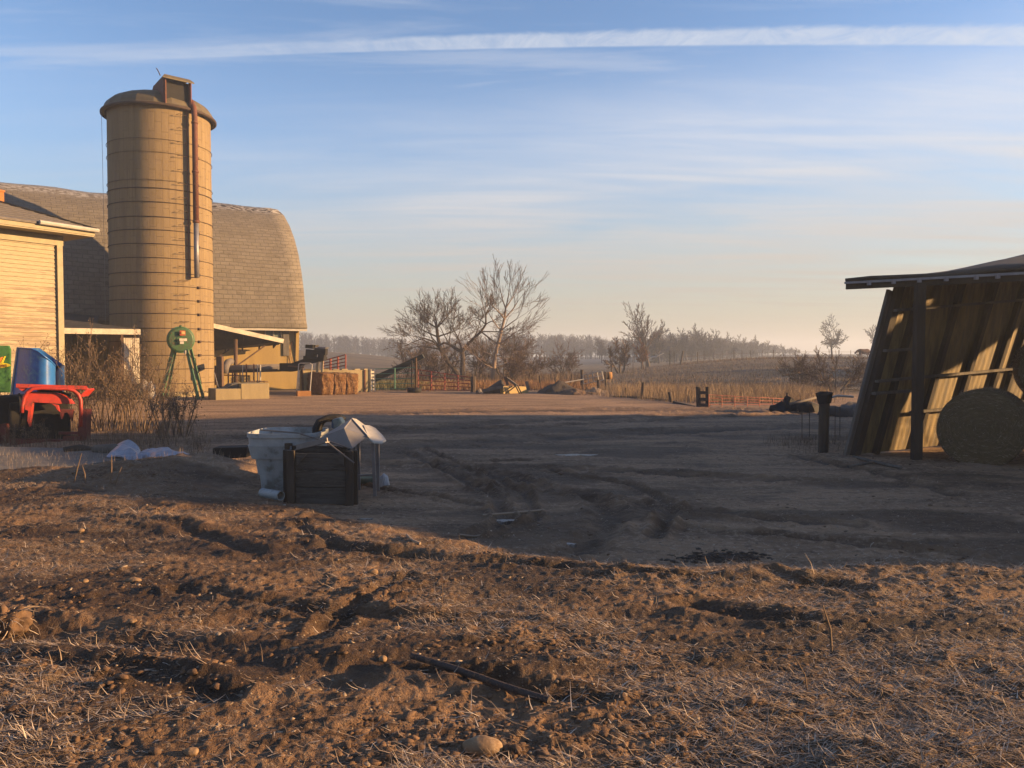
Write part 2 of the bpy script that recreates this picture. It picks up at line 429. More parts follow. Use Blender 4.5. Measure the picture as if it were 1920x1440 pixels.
clods('yard_clods', x2, y2, .004+.020*rng.random(len(x2))**4, M_clod, 'loose dark clods on the packed yard', 'soil clods')
x3, y3 = scatter(16000, 5.4, 16); k3 = (fore(x3, y3) < .5) & (rng.random(len(x3)) < .15+.8*ss(.40, .62, fbm(x3*1.3, y3*1.3, 58, 4))); x3, y3 = x3[k3], y3[k3]
clods('yard_grit', x3, y3, .003+.010*rng.random(len(x3))**3, M_grit, 'fine grit and crumbs trodden into the yard', 'grit')
clods('pebbles', x, y, .004+.010*rng.random(len(x))**3, M_peb, 'small tan pebbles strewn over the dirt', 'pebbles')
# ------------------------------------------------------------------ building materials
def uvmap(o, uvs):     # per-vertex uv list
    me = o.data; l = me.uv_layers.new(name='UVMap'); vi = np.zeros(len(me.loops), np.int32); me.loops.foreach_get('vertex_index', vi)
    l.data.foreach_set('uv', np.array(uvs, np.float32)[vi].ravel())
def shingle_mat():
    m, nt, b = new_mat('barn_shingles')
    uv = N(nt, 'ShaderNodeUVMap').outputs[0]
    br = N(nt, 'ShaderNodeTexBrick'); nt.links.new(uv, br.inputs['Vector'])
    br.inputs['Scale'].default_value = 1.0; br.inputs['Brick Width'].default_value = .42; br.inputs['Row Height'].default_value = .21
    br.inputs['Mortar Size'].default_value = .018; br.inputs['Mortar Smooth'].default_value = .4
    br.inputs['Color1'].default_value = (.25,.222,.185,1); br.inputs['Color2'].default_value = (.205,.18,.15,1); br.inputs['Mortar'].default_value = (.145,.125,.105,1)
    n1 = noise_tex(nt, uv, 1.4, 6, .65); n2 = noise_tex(nt, uv, 9, 4, .7)
    col = mixc(nt, math_(nt, 'MULTIPLY', ramp(nt, n2, .35, .7), .35), br.outputs[0], (.30,.265,.22))
    n3 = noise_tex(nt, scaled(nt, uv, (2.4, 4.8, 1)), 1.0, 2, .5)
    col = mixc(nt, math_(nt, 'MULTIPLY', ramp(nt, n3, .58, .68), .45), col, (.12,.10,.085))
    col = mixc(nt, math_(nt, 'MULTIPLY', ramp(nt, n1, .42, .66), .45), col, (.155,.135,.11))
    # frost and bare patches near the ridge
    s = N(nt, 'ShaderNodeSeparateXYZ'); nt.links.new(uv, s.inputs[0])
    top = ramp(nt, math_(nt, 'ADD', s.outputs[1], math_(nt, 'MULTIPLY', n1, 1.6)), 8.0, 8.8)
    ck = noise_tex(nt, scaled(nt, uv, (2.2, 3.4, 1)), 1.6, 3, .6)
    col = mixc(nt, math_(nt, 'MULTIPLY', top, ramp(nt, ck, .46, .54)), col, (.46,.44,.42))
    dk = math_(nt, 'MULTIPLY', math_(nt, 'MULTIPLY', top, ramp(nt, s.outputs[0], 24.0, 26.5)), ramp(nt, ck, .52, .46))
    col = mixc(nt, dk, col, (.045,.036,.03))
    col = mixc(nt, 1-K, col, (0,0,0)); nt.links.new(col, b.inputs['Base Color']); b.inputs['Roughness'].default_value = .9; b.inputs['Specular IOR Level'].default_value = .2
    bump(nt, b, math_(nt, 'ADD', math_(nt, 'MULTIPLY', br.outputs['Fac'], -.012), math_(nt, 'MULTIPLY', n2, .012)), 1.0)
    return m
def clap_mat():        # worn cream clapboard
    m, nt, b = new_mat('cream_clapboard_paint')
    tc = N(nt, 'ShaderNodeTexCoord').outputs['Object']
    n1 = noise_tex(nt, scaled(nt, tc, (.7,.7,7)), 1.3, 7, .7, .3); n2 = noise_tex(nt, scaled(nt, tc, (1,1,9)), 7, 5, .7)
    col = mixc(nt, ramp(nt, n2, .35, .65), (.48,.40,.25), (.36,.29,.18))
    s = N(nt, 'ShaderNodeSeparateXYZ'); nt.links.new(tc, s.inputs[0])
    worn = ramp(nt, math_(nt, 'SUBTRACT', n1, math_(nt, 'MULTIPLY', ramp(nt, s.outputs[2], 2.8, 4.6), .18)), .46, .53)
    col = mixc(nt, math_(nt, 'MULTIPLY', worn, .85), col, (.26,.185,.115))
    col = mixc(nt, 1-K, col, (0,0,0)); nt.links.new(col, b.inputs['Base Color']); b.inputs['Roughness'].default_value = .7; bump(nt, b, n2, .004); return m
def concrete_mat(name, c1, c2, streak=True):
    m, nt, b = new_mat(name)
    tc = N(nt, 'ShaderNodeTexCoord').outputs['Object']
    n1 = noise_tex(nt, scaled(nt, tc, (1.6,1.6,.22)), 1.6, 7, .6, .2); n2 = noise_tex(nt, tc, 16, 5, .7)
    col = mixc(nt, ramp(nt, n1, .32, .70), c1, c2)
    col = mixc(nt, math_(nt, 'MULTIPLY', ramp(nt, n2, .4, .75), .30), col, tuple(x*.7 for x in c2))
    col = mixc(nt, 1-K, col, (0,0,0)); nt.links.new(col, b.inputs['Base Color']); b.inputs['Roughness'].default_value = .9; b.inputs['Specular IOR Level'].default_value = .2
    bump(nt, b, n2, .006); return m
def silo_mat(name, c1, c2):
    m, nt, b = new_mat(name)
    tc = N(nt, 'ShaderNodeTexCoord').outputs['Object']; s = N(nt, 'ShaderNodeSeparateXYZ'); nt.links.new(tc, s.inputs[0])
    an = math_(nt, 'MULTIPLY', math_(nt, 'ARCTAN2', s.outputs[1], s.outputs[0]), 2.04)
    cv = N(nt, 'ShaderNodeCombineXYZ'); nt.links.new(s.outputs[2], cv.inputs[0]); nt.links.new(an, cv.inputs[1])
    br = N(nt, 'ShaderNodeTexBrick'); nt.links.new(cv.outputs[0], br.inputs['Vector']); br.inputs['Scale'].default_value = 1; br.inputs['Brick Width'].default_value = .76; br.inputs['Row Height'].default_value = .2564
    br.inputs['Mortar Size'].default_value = .008; br.inputs['Mortar Smooth'].default_value = .6
    br.inputs['Color1'].default_value = (*c1, 1); br.inputs['Color2'].default_value = (*[x*.88 for x in c1], 1); br.inputs['Mortar'].default_value = (*[x*.72 for x in c1], 1)
    n1 = noise_tex(nt, scaled(nt, tc, (2.2,2.2,.16)), 1.5, 7, .65, .2); n2 = noise_tex(nt, tc, 14, 5, .7); n3 = noise_tex(nt, scaled(nt, tc, (7,7,.35)), 1.4, 5, .6)
    col = mixc(nt, ramp(nt, n1, .40, .68), br.outputs[0], c2)
    col = mixc(nt, math_(nt, 'MULTIPLY', ramp(nt, n3, .52, .70), .40), col, tuple(x*.55 for x in c2))
    col = mixc(nt, math_(nt, 'MULTIPLY', ramp(nt, n2, .45, .75), .30), col, tuple(x*.75 for x in c2))
    col = mixc(nt, 1-K, col, (0,0,0)); nt.links.new(col, b.inputs['Base Color']); b.inputs['Roughness'].default_value = .9; b.inputs['Specular IOR Level'].default_value = .2
    bump(nt, b, math_(nt, 'ADD', math_(nt, 'MULTIPLY', br.outputs['Fac'], -.012), math_(nt, 'MULTIPLY', n2, .008)), 1.0); return m
M_shing = shingle_mat(); M_clap = clap_mat()
M_silo = silo_mat('silo_concrete', (.35,.26,.145), (.265,.195,.115))
M_stave = concrete_mat('yellow_wall_block', (.46,.33,.13), (.38,.27,.11))
M_conc = concrete_mat('pale_concrete', (.46,.37,.21), (.36,.29,.17))
M_dome = pm('dome_metal', (.20,.165,.10), (.13,.105,.07), 2, .7, .2)
M_rust = pm('rusty_steel', (.20,.07,.045), (.11,.045,.035), 5, .75, .1, c3=(.27,.12,.07))
M_galv = pm('galvanised_steel', (.36,.35,.37), (.26,.25,.28), 4, .5, .5)
M_hoop = pm('hoop_iron', (.09,.055,.04), (.06,.04,.03), 8, .8)
M_asph = pm('asphalt_shingle', (.24,.215,.20), (.15,.135,.125), 12, .95, stretch=(1,1,3))
M_cream = pm('cream_trim_paint', (.46,.40,.26), (.38,.32,.21), 7, .7, c3=(.36,.28,.19), spots=.66)
M_white = pm('weathered_white_paint', (.60,.57,.52), (.48,.45,.40), 5, .6)
M_dkwood = pm('dark_weathered_wood', (.085,.068,.055), (.045,.036,.030), 5, .9, stretch=(1,1,.2), bmp=.01)
M_brwood = pm('brown_post_wood', (.17,.10,.065), (.10,.06,.04), 6, .9, stretch=(3,3,.4), bmp=.01)
M_greywood = pm('grey_board_wood', (.20,.18,.16), (.11,.10,.09), 5, .9, stretch=(1,1,.25), bmp=.01)
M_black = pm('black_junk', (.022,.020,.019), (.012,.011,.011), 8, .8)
M_fasc = pm('bright_white_trim', (.66,.60,.48), (.46,.41,.33), 4, .7, k=.8)
M_brick = pm('orange_brick', (.55,.22,.06), (.42,.16,.05), 10, .85)
M_glass = pm('dull_glass', (.22,.27,.26), (.14,.17,.16), 3, .25)
M_tin = pm('dull_roof_tin', (.10,.09,.08), (.055,.05,.045), 3, .8, .2)

# ------------------------------------------------------------------ gothic barn
A = Vector((.835, .55, 0)); Nn = Vector((.55, -.835, 0))      # along the ridge, outward from the wall
BC = Vector((-10.26, 40.0, 0)); BL = 30.0; HW = 6.1
T = Thing('gothic_barn', 'big barn with a curved grey shingle roof over yellow walls behind the silo', 'barn', (BC.x, BC.y, 0))
prof = [(0.10,3.02),(0.28,3.45),(0.42,4.1),(0.62,5.0),(0.92,5.9),(1.35,6.8),(1.95,7.65),(2.7,8.4),(3.6,9.05),(4.7,9.55),(6.1,9.88)]
full = prof+[(2*HW-a, z) for a, z in reversed(prof[:-1])]
def bpt(s, d, z): return BC-A*s-Nn*d+Vector((0,0,z))
mb = MB(); uvs = []; nS = 40; L = [0]
for i in range(1, len(full)): L.append(L[-1]+math.hypot(full[i][0]-full[i-1][0], full[i][1]-full[i-1][1]))
for j in range(nS+1):
    s = BL*j/nS
    for i, (a, z) in enumerate(full):
        wob = (.05*math.sin(s*.9+i)+.09*mnoise.noise(Vector((s*.6,i*.5,1))))*(i > 0); mb.v.append(tuple(bpt(s, a, z+wob*.6-.12*math.sin(math.pi*s/BL))))
        uvs.append((BL-s, L[i]))
nf = len(full)
for j in range(nS):
    for i in range(nf-1): mb.f.append((j*nf+i, (j+1)*nf+i, (j+1)*nf+i+1, j*nf+i+1))
ro = T.part('roof', mb, M_shing, smooth=True); uvmap(ro, uvs)
sm = ro.modifiers.new('thickness', 'SOLIDIFY'); sm.thickness = .12; sm.offset = -1
WI = .55
mb = MB()
def wallseg(s0, s1, z0, z1, mb=mb): mb.box(bpt((s0+s1)/2, WI+.1, (z0+z1)/2), (s1-s0, .2, z1-z0), rz=math.atan2(A.y, A.x))
W0, W1 = 1.15, 1.95    # window opening
wallseg(.35, W0, 0, 3.25); wallseg(W1, BL-.35, 0, 3.25); wallseg(W0, W1, 0, 2.35); wallseg(W0, W1, 2.95, 3.25)
mb.box(bpt(BL/2, 2*HW-WI-.1, 1.6), (BL-.7, .2, 3.2), rz=math.atan2(A.y, A.x))
T.part('wall', mb, M_stave)
for s in (.3, BL-.3):
    g = [bpt(s, a, z-.14) for a, z in full if z > 3]
    g = [bpt(s, full[0][0]+WI, 0)]+g[1:-1]+[bpt(s, 2*HW-WI, 0)]
    T.part('gable_wall', MB().prism(g, A*.16*(-1 if s < 1 else 1)), M_stave)
T.part('eave_trim', MB().bar(bpt(.0, .08, 2.96), bpt(BL, .08, 2.96), .05, .10), M_white)
wf = MB(); wf.bar(bpt(W0, .53, 2.36), bpt(W1, .53, 2.36), .06, .06); wf.bar(bpt(W0, .53, 2.95), bpt(W1, .53, 2.95), .06, .06)
for s in (W0, (W0+W1)/2, W1): wf.bar(bpt(s, .53, 2.36), bpt(s, .53, 2.95), .06, .06)
wo_ = T.part('window', wf, M_white)
T.part('pane', MB().box(bpt((W0+W1)/2, .60, 2.65), (W1-W0, .02, .58), rz=math.atan2(A.y, A.x)), M_glass, parent=wo_)
T.part('shutter', MB().box(bpt(.93, .50, 2.30), (.30, .06, 1.25), rz=math.atan2(A.y, A.x)), M_greywood)
cb = MB(); p0 = bpt(1.25, .50, 2.75)
cb.tube([bpt(.78,.5,1.0), bpt(.75,.48,1.7), bpt(.66,.5,2.35), bpt(.60,.5,2.42), bpt(.54,.5,2.3), bpt(.44,.49,1.6), bpt(.36,.5,1.0)], .014, 5)
cb.tube([bpt(.80,.5,2.2), bpt(.68,.48,1.6), bpt(.52,.5,1.0)], .012, 5)
T.part('cable', cb, M_rust)

# ------------------------------------------------------------------ silo
SC = Vector((-14.90, 34.05, 0)); SR = 2.04
def sz(py): return at(301, py, SC.y-SR).z
Hs = sz(192)
T = Thing('silo', 'tall tan concrete stave silo with a domed cap and iron hoops', 'silo', SC)
mb = MB(); mb.lathe(SC, [(SR+.02, 0), (SR, .3), (SR-.01, Hs*.5), (SR-.03, Hs)], 96)
T.part('body', mb, M_silo, smooth=True)
T.part('base', MB().lathe(SC, [(SR+.30, -.2), (SR+.30, .12), (SR+.22, .17), (SR-.1, .20)], 64), M_conc, smooth=False)
mb = MB(); Rr = SR+.17; dh = .86
pr = [(Rr-.08, Hs-.10), (Rr, Hs-.06), (Rr+.01, Hs+.02), (Rr-.05, Hs+.07)]
for i in range(1, 11):
    t = i/10*math.pi/2; pr.append(((Rr-.07)*math.cos(t), Hs+.07+dh*math.sin(t)))
mb.lathe(SC, pr, 20); T.part('dome', mb, M_dome)
mb = MB(); mb.lathe(SC, [(Rr, Hs-.10), (Rr+.05, Hs-.08), (Rr+.05, Hs-.01), (Rr, Hs+.02)], 64); T.part('dome_rim', mb, M_hoop, smooth=True)
def hoop(py, th=.022):
    z = sz(py); m = MB(); m.lathe(SC+Vector((0,0,z)), [(SR-.005, -th), (SR+.018, -th*.7), (SR+.018, th*.7), (SR-.005, th)], 72)
    a = R(-24); c = SC+Vector(((SR+.03)*math.cos(a), (SR+.03)*math.sin(a), z)); m.box(c, (.07,.12,.10), rz=a); return m
h0 = None
for k in range(15):
    py = 351+26.25*k+(1.5 if k % 4 == 2 else 0)
    T.part('hoop', hoop(py, .016), M_hoop, smooth=True)
for py in (258, 283, 336): T.part('hoop', hoop(py, .004), M_hoop, smooth=True)
pa = R(-32)
pd = Vector((math.cos(pa), math.sin(pa), 0)); pt_ = Vector((-pd.y, pd.x, 0))
def rp(r, tz, z): return SC+pd*r+pt_*tz+Vector((0,0,z))
zt, zm, zb = sz(176), sz(412), sz(517)
mb = MB(); mb.tube([rp(SR-.7,0,zt+.02), rp(SR-.15,0,zt+.05), rp(SR+.08,0,zt-.05), rp(SR+.22,0,zt-.28), rp(SR+.27,0,zt-.7), rp(SR+.27,0,zm)], .115, 14)
for z in (zt-.9, (zt+zm)/2-.4, zm+.06): mb.lathe(rp(SR+.27,0,z), [(.11,-.05),(.135,-.04),(.135,.04),(.11,.05)], 16)
T.part('fill_pipe', mb, M_rust, smooth=True)
T.part('lower_pipe', MB().tube([rp(SR+.27,0,zm), rp(SR+.27,0,zb)], .10, 14), M_galv, smooth=True)
mb = MB(); mb.tube([rp(SR+.06,-.21,zt-.3), rp(SR+.06,-.21,zb-.02)], .022, 6)
mb.tube([rp(SR+.06,-.25,zb), rp(SR+.3,-.05,zb), rp(SR+.3,.05,zb)], .02, 6)
T.part('pipe_bracket', mb, M_rust)
for k in range(17):
    z = sz(208+k*26.3 if k < 13 else 550+(k-13)*26); m = MB()
    m.tube([rp(SR-.03,-.62,z), rp(SR+.13,-.60,z), rp(SR+.13,-.28,z), rp(SR-.03,-.26,z)], .0105, 5); T.part('ladder_rung', m, M_hoop)
# hatch on the dome edge
ha = R(-48); hd = Vector((math.cos(ha), math.sin(ha), 0)); ht = Vector((-hd.y, hd.x, 0))
def hp(r, tz, z): return SC+hd*r+ht*tz+Vector((0,0,z))
z0 = Hs+.0; z1 = Hs+1.02
m = MB()
for sgn in (-1, 1):
    m.prism([hp(SR+.12,sgn*.50,z0), hp(SR+.06,sgn*.50,z1), hp(SR-1.1,sgn*.50,z1-.05), hp(SR-1.5,sgn*.50,z0+.55)], ht*.05*sgn)
m.bar(hp(SR+.1,-.5,z0-.02), hp(SR+.1,.5,z0-.02), .06)
hh = T.part('hatch', m, M_rust)
T.part('hatch_dark', MB().prism([hp(SR+.0,-.49,z0+.12), hp(SR+.0,.49,z0+.12), hp(SR-.03,.49,z1), hp(SR-.03,-.49,z1)], hd*-.05), M_black, parent=hh)  # black panel stands in for the dark inside of the hatch
for sg_ in (-.5,.5): T.part('jamb', MB().bar(hp(SR+.1,sg_,z0), hp(SR+.1,sg_,z1), .09), M_rust, parent=hh)
T.part('hatch_roof', MB().prism([hp(SR+.25,-.62,z1+.0), hp(SR+.25,.62,z1+.0), hp(SR+.1,.5,z1+.14), hp(SR-1.3,.40,z1+.12), hp(SR-1.3,-.40,z1+.12), hp(SR+.1,-.5,z1+.14)], (0,0,-.05)), M_dome, parent=hh)
T.part('hook', MB().tube([hp(SR-.1,-.6,z1+.1), hp(SR-.12,-.66,z1+.25), hp(SR-.05,-.76,z1+.34)], .02, 5), M_hoop)
cw = MB(); e = SC+Vector((-Rr*.93, -Rr*.36, Hs-.05)); cw.tube([e, e+Vector((.01,0,-2)), e+Vector((.02,0,-Hs+.8))], .008, 4); T.part('guy_wire', cw, M_galv)

# ------------------------------------------------------------------ cream house at the left edge
HC = Vector((-12.4, 22, 0)); u = Vector((-.541, -.841, 0)); nn = Vector((.841, -.541, 0)); ua = math.atan2(u.y, u.x)
T = Thing('farmhouse', 'cream clapboard house with flaking paint and a low hip roof beside the silo', 'house', HC)
def hh_(a, b, z): return HC+u*a-nn*b+Vector((0,0,z))
ZW = 4.95
T.part('core_wall', MB().prism([hh_(.03,.03,0), hh_(8.3,.03,0), hh_(8.3,8.3,0), hh_(.03,8.3,0)], (0,0,ZW)), M_clap)
m = MB(); z = .5
while z < ZW-.28:      # overlapping boards
    h = .112
    m.add([hh_(.10,.03,z+h), hh_(8.3,.03,z+h), hh_(8.3,.006,z), hh_(.10,.006,z), hh_(.10,.03,z), hh_(8.3,.03,z)], [(0,1,2,3),(3,2,5,4),(0,3,4)]); z += h
T.part('siding', m, M_clap)
m = MB(); m.box(hh_(.05,-.005,ZW/2-.13), (.15,.09,ZW-.27), rz=ua); T.part('corner_board', m, M_cream)
m = MB(); m.box(hh_(4.15,-.004,ZW-.14), (8.4,.07,.26), rz=ua); T.part('frieze_board', m, M_cream)
T.part('foundation', MB().box(hh_(4.1,-.02,.24), (8.3,.12,.48), rz=ua), M_conc)
OH = .60
E = [hh_(-OH,-OH,ZW), hh_(8.3+OH,-OH,ZW), hh_(8.3+OH,8.3+OH,ZW), hh_(-OH,8.3+OH,ZW)]
T.part('soffit', MB().prism(E, (0,0,.03)), M_cream)
m = MB()
E2 = [p+Vector((0,0,.13)) for p in E]
for i in range(4): m.bar(E2[i], E2[(i+1)%4], .04, .19)
T.part('fascia', m, M_cream)
OR = OH+.06; E3 = [hh_(-OR,-OR,ZW+.21), hh_(8.3+OR,-OR,ZW+.21), hh_(8.3+OR,8.3+OR,ZW+.21), hh_(-OR,8.3+OR,ZW+.21)]
ap1 = hh_(4.0,4.15,ZW+2.05); ap2 = hh_(4.4,4.15,ZW+2.05)
m = MB(); m.add(E3+[ap1, ap2]+[p-Vector((0,0,.06)) for p in E3], [(0,1,5,4),(1,2,5),(2,3,4,5),(3,0,4),(9,8,7,6),(0,6,7,1),(1,7,8,2),(2,8,9,3),(3,9,6,0)])
rf = T.part('roof', m, M_asph)
m = MB()
for k in range(1, 22):     # shingle courses on the visible slope
    t = k/22; a0 = E3[0].lerp(ap1, t); a1 = E3[1].lerp(ap2, t); m.bar(a0+Vector((0,0,.006)), a1+Vector((0,0,.006)), .03, .012)
T.part('shingle_course', m, M_asph, parent=rf)
T.part('hip_cap', MB().bar(E3[0]+Vector((0,0,.02)), ap1+Vector((0,0,.02)), .16, .025), M_tin, parent=rf)
g = MB(); g.tube([hh_(-OH-.07,-OH-.10,ZW+.17), hh_(.9,-OH-.10,ZW+.19)], .06, 8); T.part('gutter', g, M_white)
cc = at(-5, 366, 22.3); ct_ = at(0,360,22.3).z
m = MB(); m.box((cc.x, cc.y, (cc.z-.7+ct_)/2), (.24,.24,ct_-cc.z+.7), rz=ua); m.box((cc.x,cc.y,ct_+.03), (.28,.28,.05), rz=ua)
T.part('chimney', m, M_brick, parent=rf)

# ------------------------------------------------------------------ low milk house left of the silo
PM = at(190, 617, 30.6)
def mh(px, py, dy=0): return ap(px, py, PM, dy)
T = Thing('lean_to_shed', 'low lean-to with a pale fascia and dark opening left of the silo', 'shed', (PM.x, PM.y, 0))
zf = PM.z
F0, F1 = mh(118,617), mh(263,617)
def fz(v, z): return Vector((v.x, v.y, z))
RP = [(F0-AXB*2.5,0), (F1,0), (F1+NBK*.15,.15), (Vector((-16.6,32.3,0)),.9), (Vector((-17.25,33.2,0)),1.9), (Vector((-18.4,35.6,0)),4), (F0-AXB*2.5+NBK*4,4)]
T.part('roof', MB().prism([fz(v, zf+.03+.20*d) for v, d in RP], (0,0,-.06)), M_tin)
T.part('fascia', MB().bar(fz(F0-AXB*2.5-NBK*.04, zf-.09), fz(F1-NBK*.04, zf-.09), .05, .21), M_fasc)
T.part('side_wall', MB().box(fz(F0-AXB*2.3+NBK*1.9, zf/2-.1), (.12,3.8,zf-.1), rz=AZR), M_clap)
T.part('back_wall', MB().bar(fz(F0-AXB*2.2+NBK*3.6, zf/2-.1), fz(F0+AXB*.6+NBK*3.6, zf/2-.1), .12, zf-.2), M_greywood)
x0_, x1_ = mh(233,700,.02), mh(262,700,.02); Lp = (x1_-x0_).length; m = MB(); k = 0; t = 0
while t < Lp-.03:
    c = x0_+AXB*(t+.02)+NBK*(.014 if k % 2 else 0); m.box(fz(c, 1.38), (.042,.025,zf-.72), rz=AZR); t += .04; k += 1
T.part('metal_panel', m, M_fasc)
T.part('curb', MB().bar(fz(x0_, .22), fz(x1_, .22), .3, .46), M_conc)
T.part('post', MB().box(fz(x0_-AXB*.06, zf/2-.1), (.09,.09,zf-.2), rz=AZR), M_brwood)

# ------------------------------------------------------------------ open canopy right of the silo
T = Thing('lean_to_canopy', 'sloping canopy on a brown post between the silo and the yellow barn wall', 'canopy', (-11, 35, 0))
PC = at(396,607,36.0); FL = PC; FR = ap(531,637,PC); BR = at(522,645,39.0); BLc = at(396,656,37.4)
T.part('roof', MB().prism([FL, FR, BR, BLc], (0,0,-.05)), M_tin)
T.part('fascia', MB().bar(FL-NBK*.05-Vector((0,0,.07)), FR-NBK*.05-Vector((0,0,.07)), .05, .20), M_fasc)
m = MB()
for t in (.2,.45,.7,.92): m.bar(FL.lerp(FR,t)-Vector((0,0,.12)), BLc.lerp(BR,t)-Vector((0,0,.12)), .05, .14)
T.part('rafter', m, M_dkwood)
p = at(442,720,36.9); top = at(442,640,36.9)
m = MB(); m.tube([(p.x,36.9,0),(p.x+.02,36.9,top.z+.1)], .09, 10); T.part('post', m, M_brwood, smooth=True)
T.part('brace', MB().bar(at(444,686,36.9), at(497,648,37.6), .06), M_brwood)
T.part('brace', MB().bar(at(400,676,36.6), at(430,655,37), .05), M_brwood)

# ------------------------------------------------------------------ leaning pole shed on the right
AX = Vector((.85, .53, 0)).normalized()       # line of the leaning end wall, away from us
FX = Vector((.70, -.714, 0)).normalized()     # line of the open front, towards us
S0 = Vector((5.58, 13.1, 0)); LEAN = Vector((.70, .05, 0))   # how far the wall top has moved
T = Thing('pole_shed', 'dark leaning pole shed with torn siding and hay under its sagging roof', 'shed', S0)
WH = 2.74; WL = 6.2; NI = Vector((.53,-.85,0))
def wp(a, z, off=0):       # a along the end wall, z up, leaning; off = proud of the wall towards the inside
    f = z/WH; return S0+AX*a+LEAN*f*(1+.10*a)+Vector((0,0,z+.10*f*a))+NI*off
def wpoint(a, z, off=0): return wp(a, z, off)
def wallbar(mb, a0, z0, a1, z1, w, h, off): mb.bar(wp(a0,z0,off), wp(a1,z1,off), w, h, up=NI)
# corrugated steel skin
m = MB(); na = 310; 
for i in range(na+1):
    a = WL*i/na; o_ = -.004*math.cos(i*math.pi/4)
    m.v += [tuple(wp(a,.02,o_)), tuple(wp(a,WH+.1,o_))]
for i in range(na): m.f.append((2*i, 2*i+2, 2*i+3, 2*i+1))
M_shedw = pm('old_shed_timber', (.06,.048,.040), (.03,.024,.02), 5, .9, stretch=(1,1,.2), bmp=.01)
M_corr = pm('dull_yellowed_siding', (.33,.24,.10), (.115,.085,.045), 7, .7, stretch=(1,1,.12), c3=(.14,.11,.07), spots=.60)
sk = T.part('siding', m, M_corr); so_ = sk.modifiers.new('t', 'SOLIDIFY'); so_.thickness = .012
for i, a in enumerate((.06, .62, 1.75, 2.75, 3.7, 4.25, 5.2, 6.1)):
    m = MB(); wallbar(m, a, 0, a, WH+.08, .10 if i else .16, .085, .05); T.part('wall_stud', m, M_shedw)
for z, a0, a1 in ((1.04,.0,1.25),(1.24,0,6.1),(.66,1.2,6.1),(1.74,.0,.95),(2.4,0,6.1)):
    m = MB(); wallbar(m, a0, z, a1, z-.02, .045, .07, .125); T.part('girt', m, M_greywood)
# front corner trim, pale with dirt
m = MB(); m.bar(wp(-.05,0,-.03), wp(-.05,WH,-.03), .12, .05, up=NI); T.part('corner_trim', m, M_greywood)
fp = at(1718, 862, 12.55)
T.part('front_post', MB().bar((fp.x,12.55,-.1), at(1725,530,12.45), .13, .13), M_shedw)
T.part('front_post', MB().bar((11.4,7.6,-.1), (11.4,7.6,2.9), .14, .14), M_dkwood)
for q in ((14.4,16.2),(18.0,12.4)):
    T.part('back_post', MB().bar((q[0],q[1],-.1),(q[0],q[1],3.7), .16, .16), M_dkwood)
# fascia along the front eave and sagging roof sheet
e0 = at(1587,531,13.4); e1 = at(1920,513,11.55); ed = (e1-e0); 
Fs = [e0+ed*t for t in (0,.25,.5,.75,1.0,1.6,2.3)]
m = MB()
for p_, q_ in zip(Fs[:-1], Fs[1:]): m.bar(p_+Vector((0,0,-.02)), q_+Vector((0,0,-.02)), .05, .17)
T.part('fascia', m, M_dkwood)
m = MB()
for p_, q_ in zip(Fs[:-1], Fs[1:]): m.bar(p_+Vector((-.05,-.05,.0)), q_+Vector((-.05,-.05,.0)), .03, .035)
for t in (.16,.31,.46,.61,.77,.88,1.1,1.3): m.box(e0+ed*t+Vector((-.07,-.07,-.03)), (.05,.05,.06))
T.part('track_rail', m, M_galv)
roofd = Vector((.70,.714,0))
m = MB(); rows = []
for i in range(15):
    t = 2.3*i/14; pe = e0+ed*t+Vector((-.04,-.04,.075))
    row = []
    for j in range(9):
        d = 5.6*j/8; rise = .185*d*min(1, .15+t*1.05)*1.0+.02*math.sin(i*1.3+j)
        row.append(pe+roofd*d+Vector((0,0,rise)))
    rows.append(row)
for r_ in rows: m.v += [tuple(p) for p in r_]
for i in range(14):
    for j in range(8): m.f.append((i*9+j, (i+1)*9+j, (i+1)*9+j+1, i*9+j+1))
rr = T.part('roof', m, M_tin, smooth=True); sd_ = rr.modifiers.new('t', 'SOLIDIFY'); sd_.thickness = .05; sd_.offset = -1
m = MB()
for t in (.3,.7,1.1,1.5,1.9): 
    k0 = e0+ed*t; m.bar(k0-Vector((0,0,.03)), k0+roofd*5.4+Vector((0,0,.185*5.4*min(1,.15+t*1.05)-.10)), .05, .15)
T.part('rafter', m, M_dkwood)
ew = [(10.9,5.95,0),(10.9,5.95,2.05),(11.4,6.55,2.45),(12.4,7.8,2.75),(13.1,8.6,3.6),(13.8,9.4,3.9),(14.6,10.4,3.6),(14.6,10.4,0)]
T.part('shade_end_wall', MB().prism(ew, (.06,-.06,0)), M_greywood)  # unseen wall, its outline shaped to set the yard shadow's edge
T.part('back_wall', MB().prism([(14.6,10.4,0),(14.6,10.4,3.5),(16.4,12.8,3.9),(17.2,13.9,4.6),(17.2,13.9,0)], (.05,-.05,0)), M_greywood)  # unseen wall added to shade the yard and the siding's near end
T.part('shade_skirt', MB().prism([(17.2,13.9,3.15),(17.2,14.8,3.4),(17.2,15.6,3.8),(17.2,17.4,4.1),(17.2,17.4,5.8),(17.2,13.9,5.8)], (.05,0,0)), M_greywood)  # unseen board added to mask low sun on the siding and loader
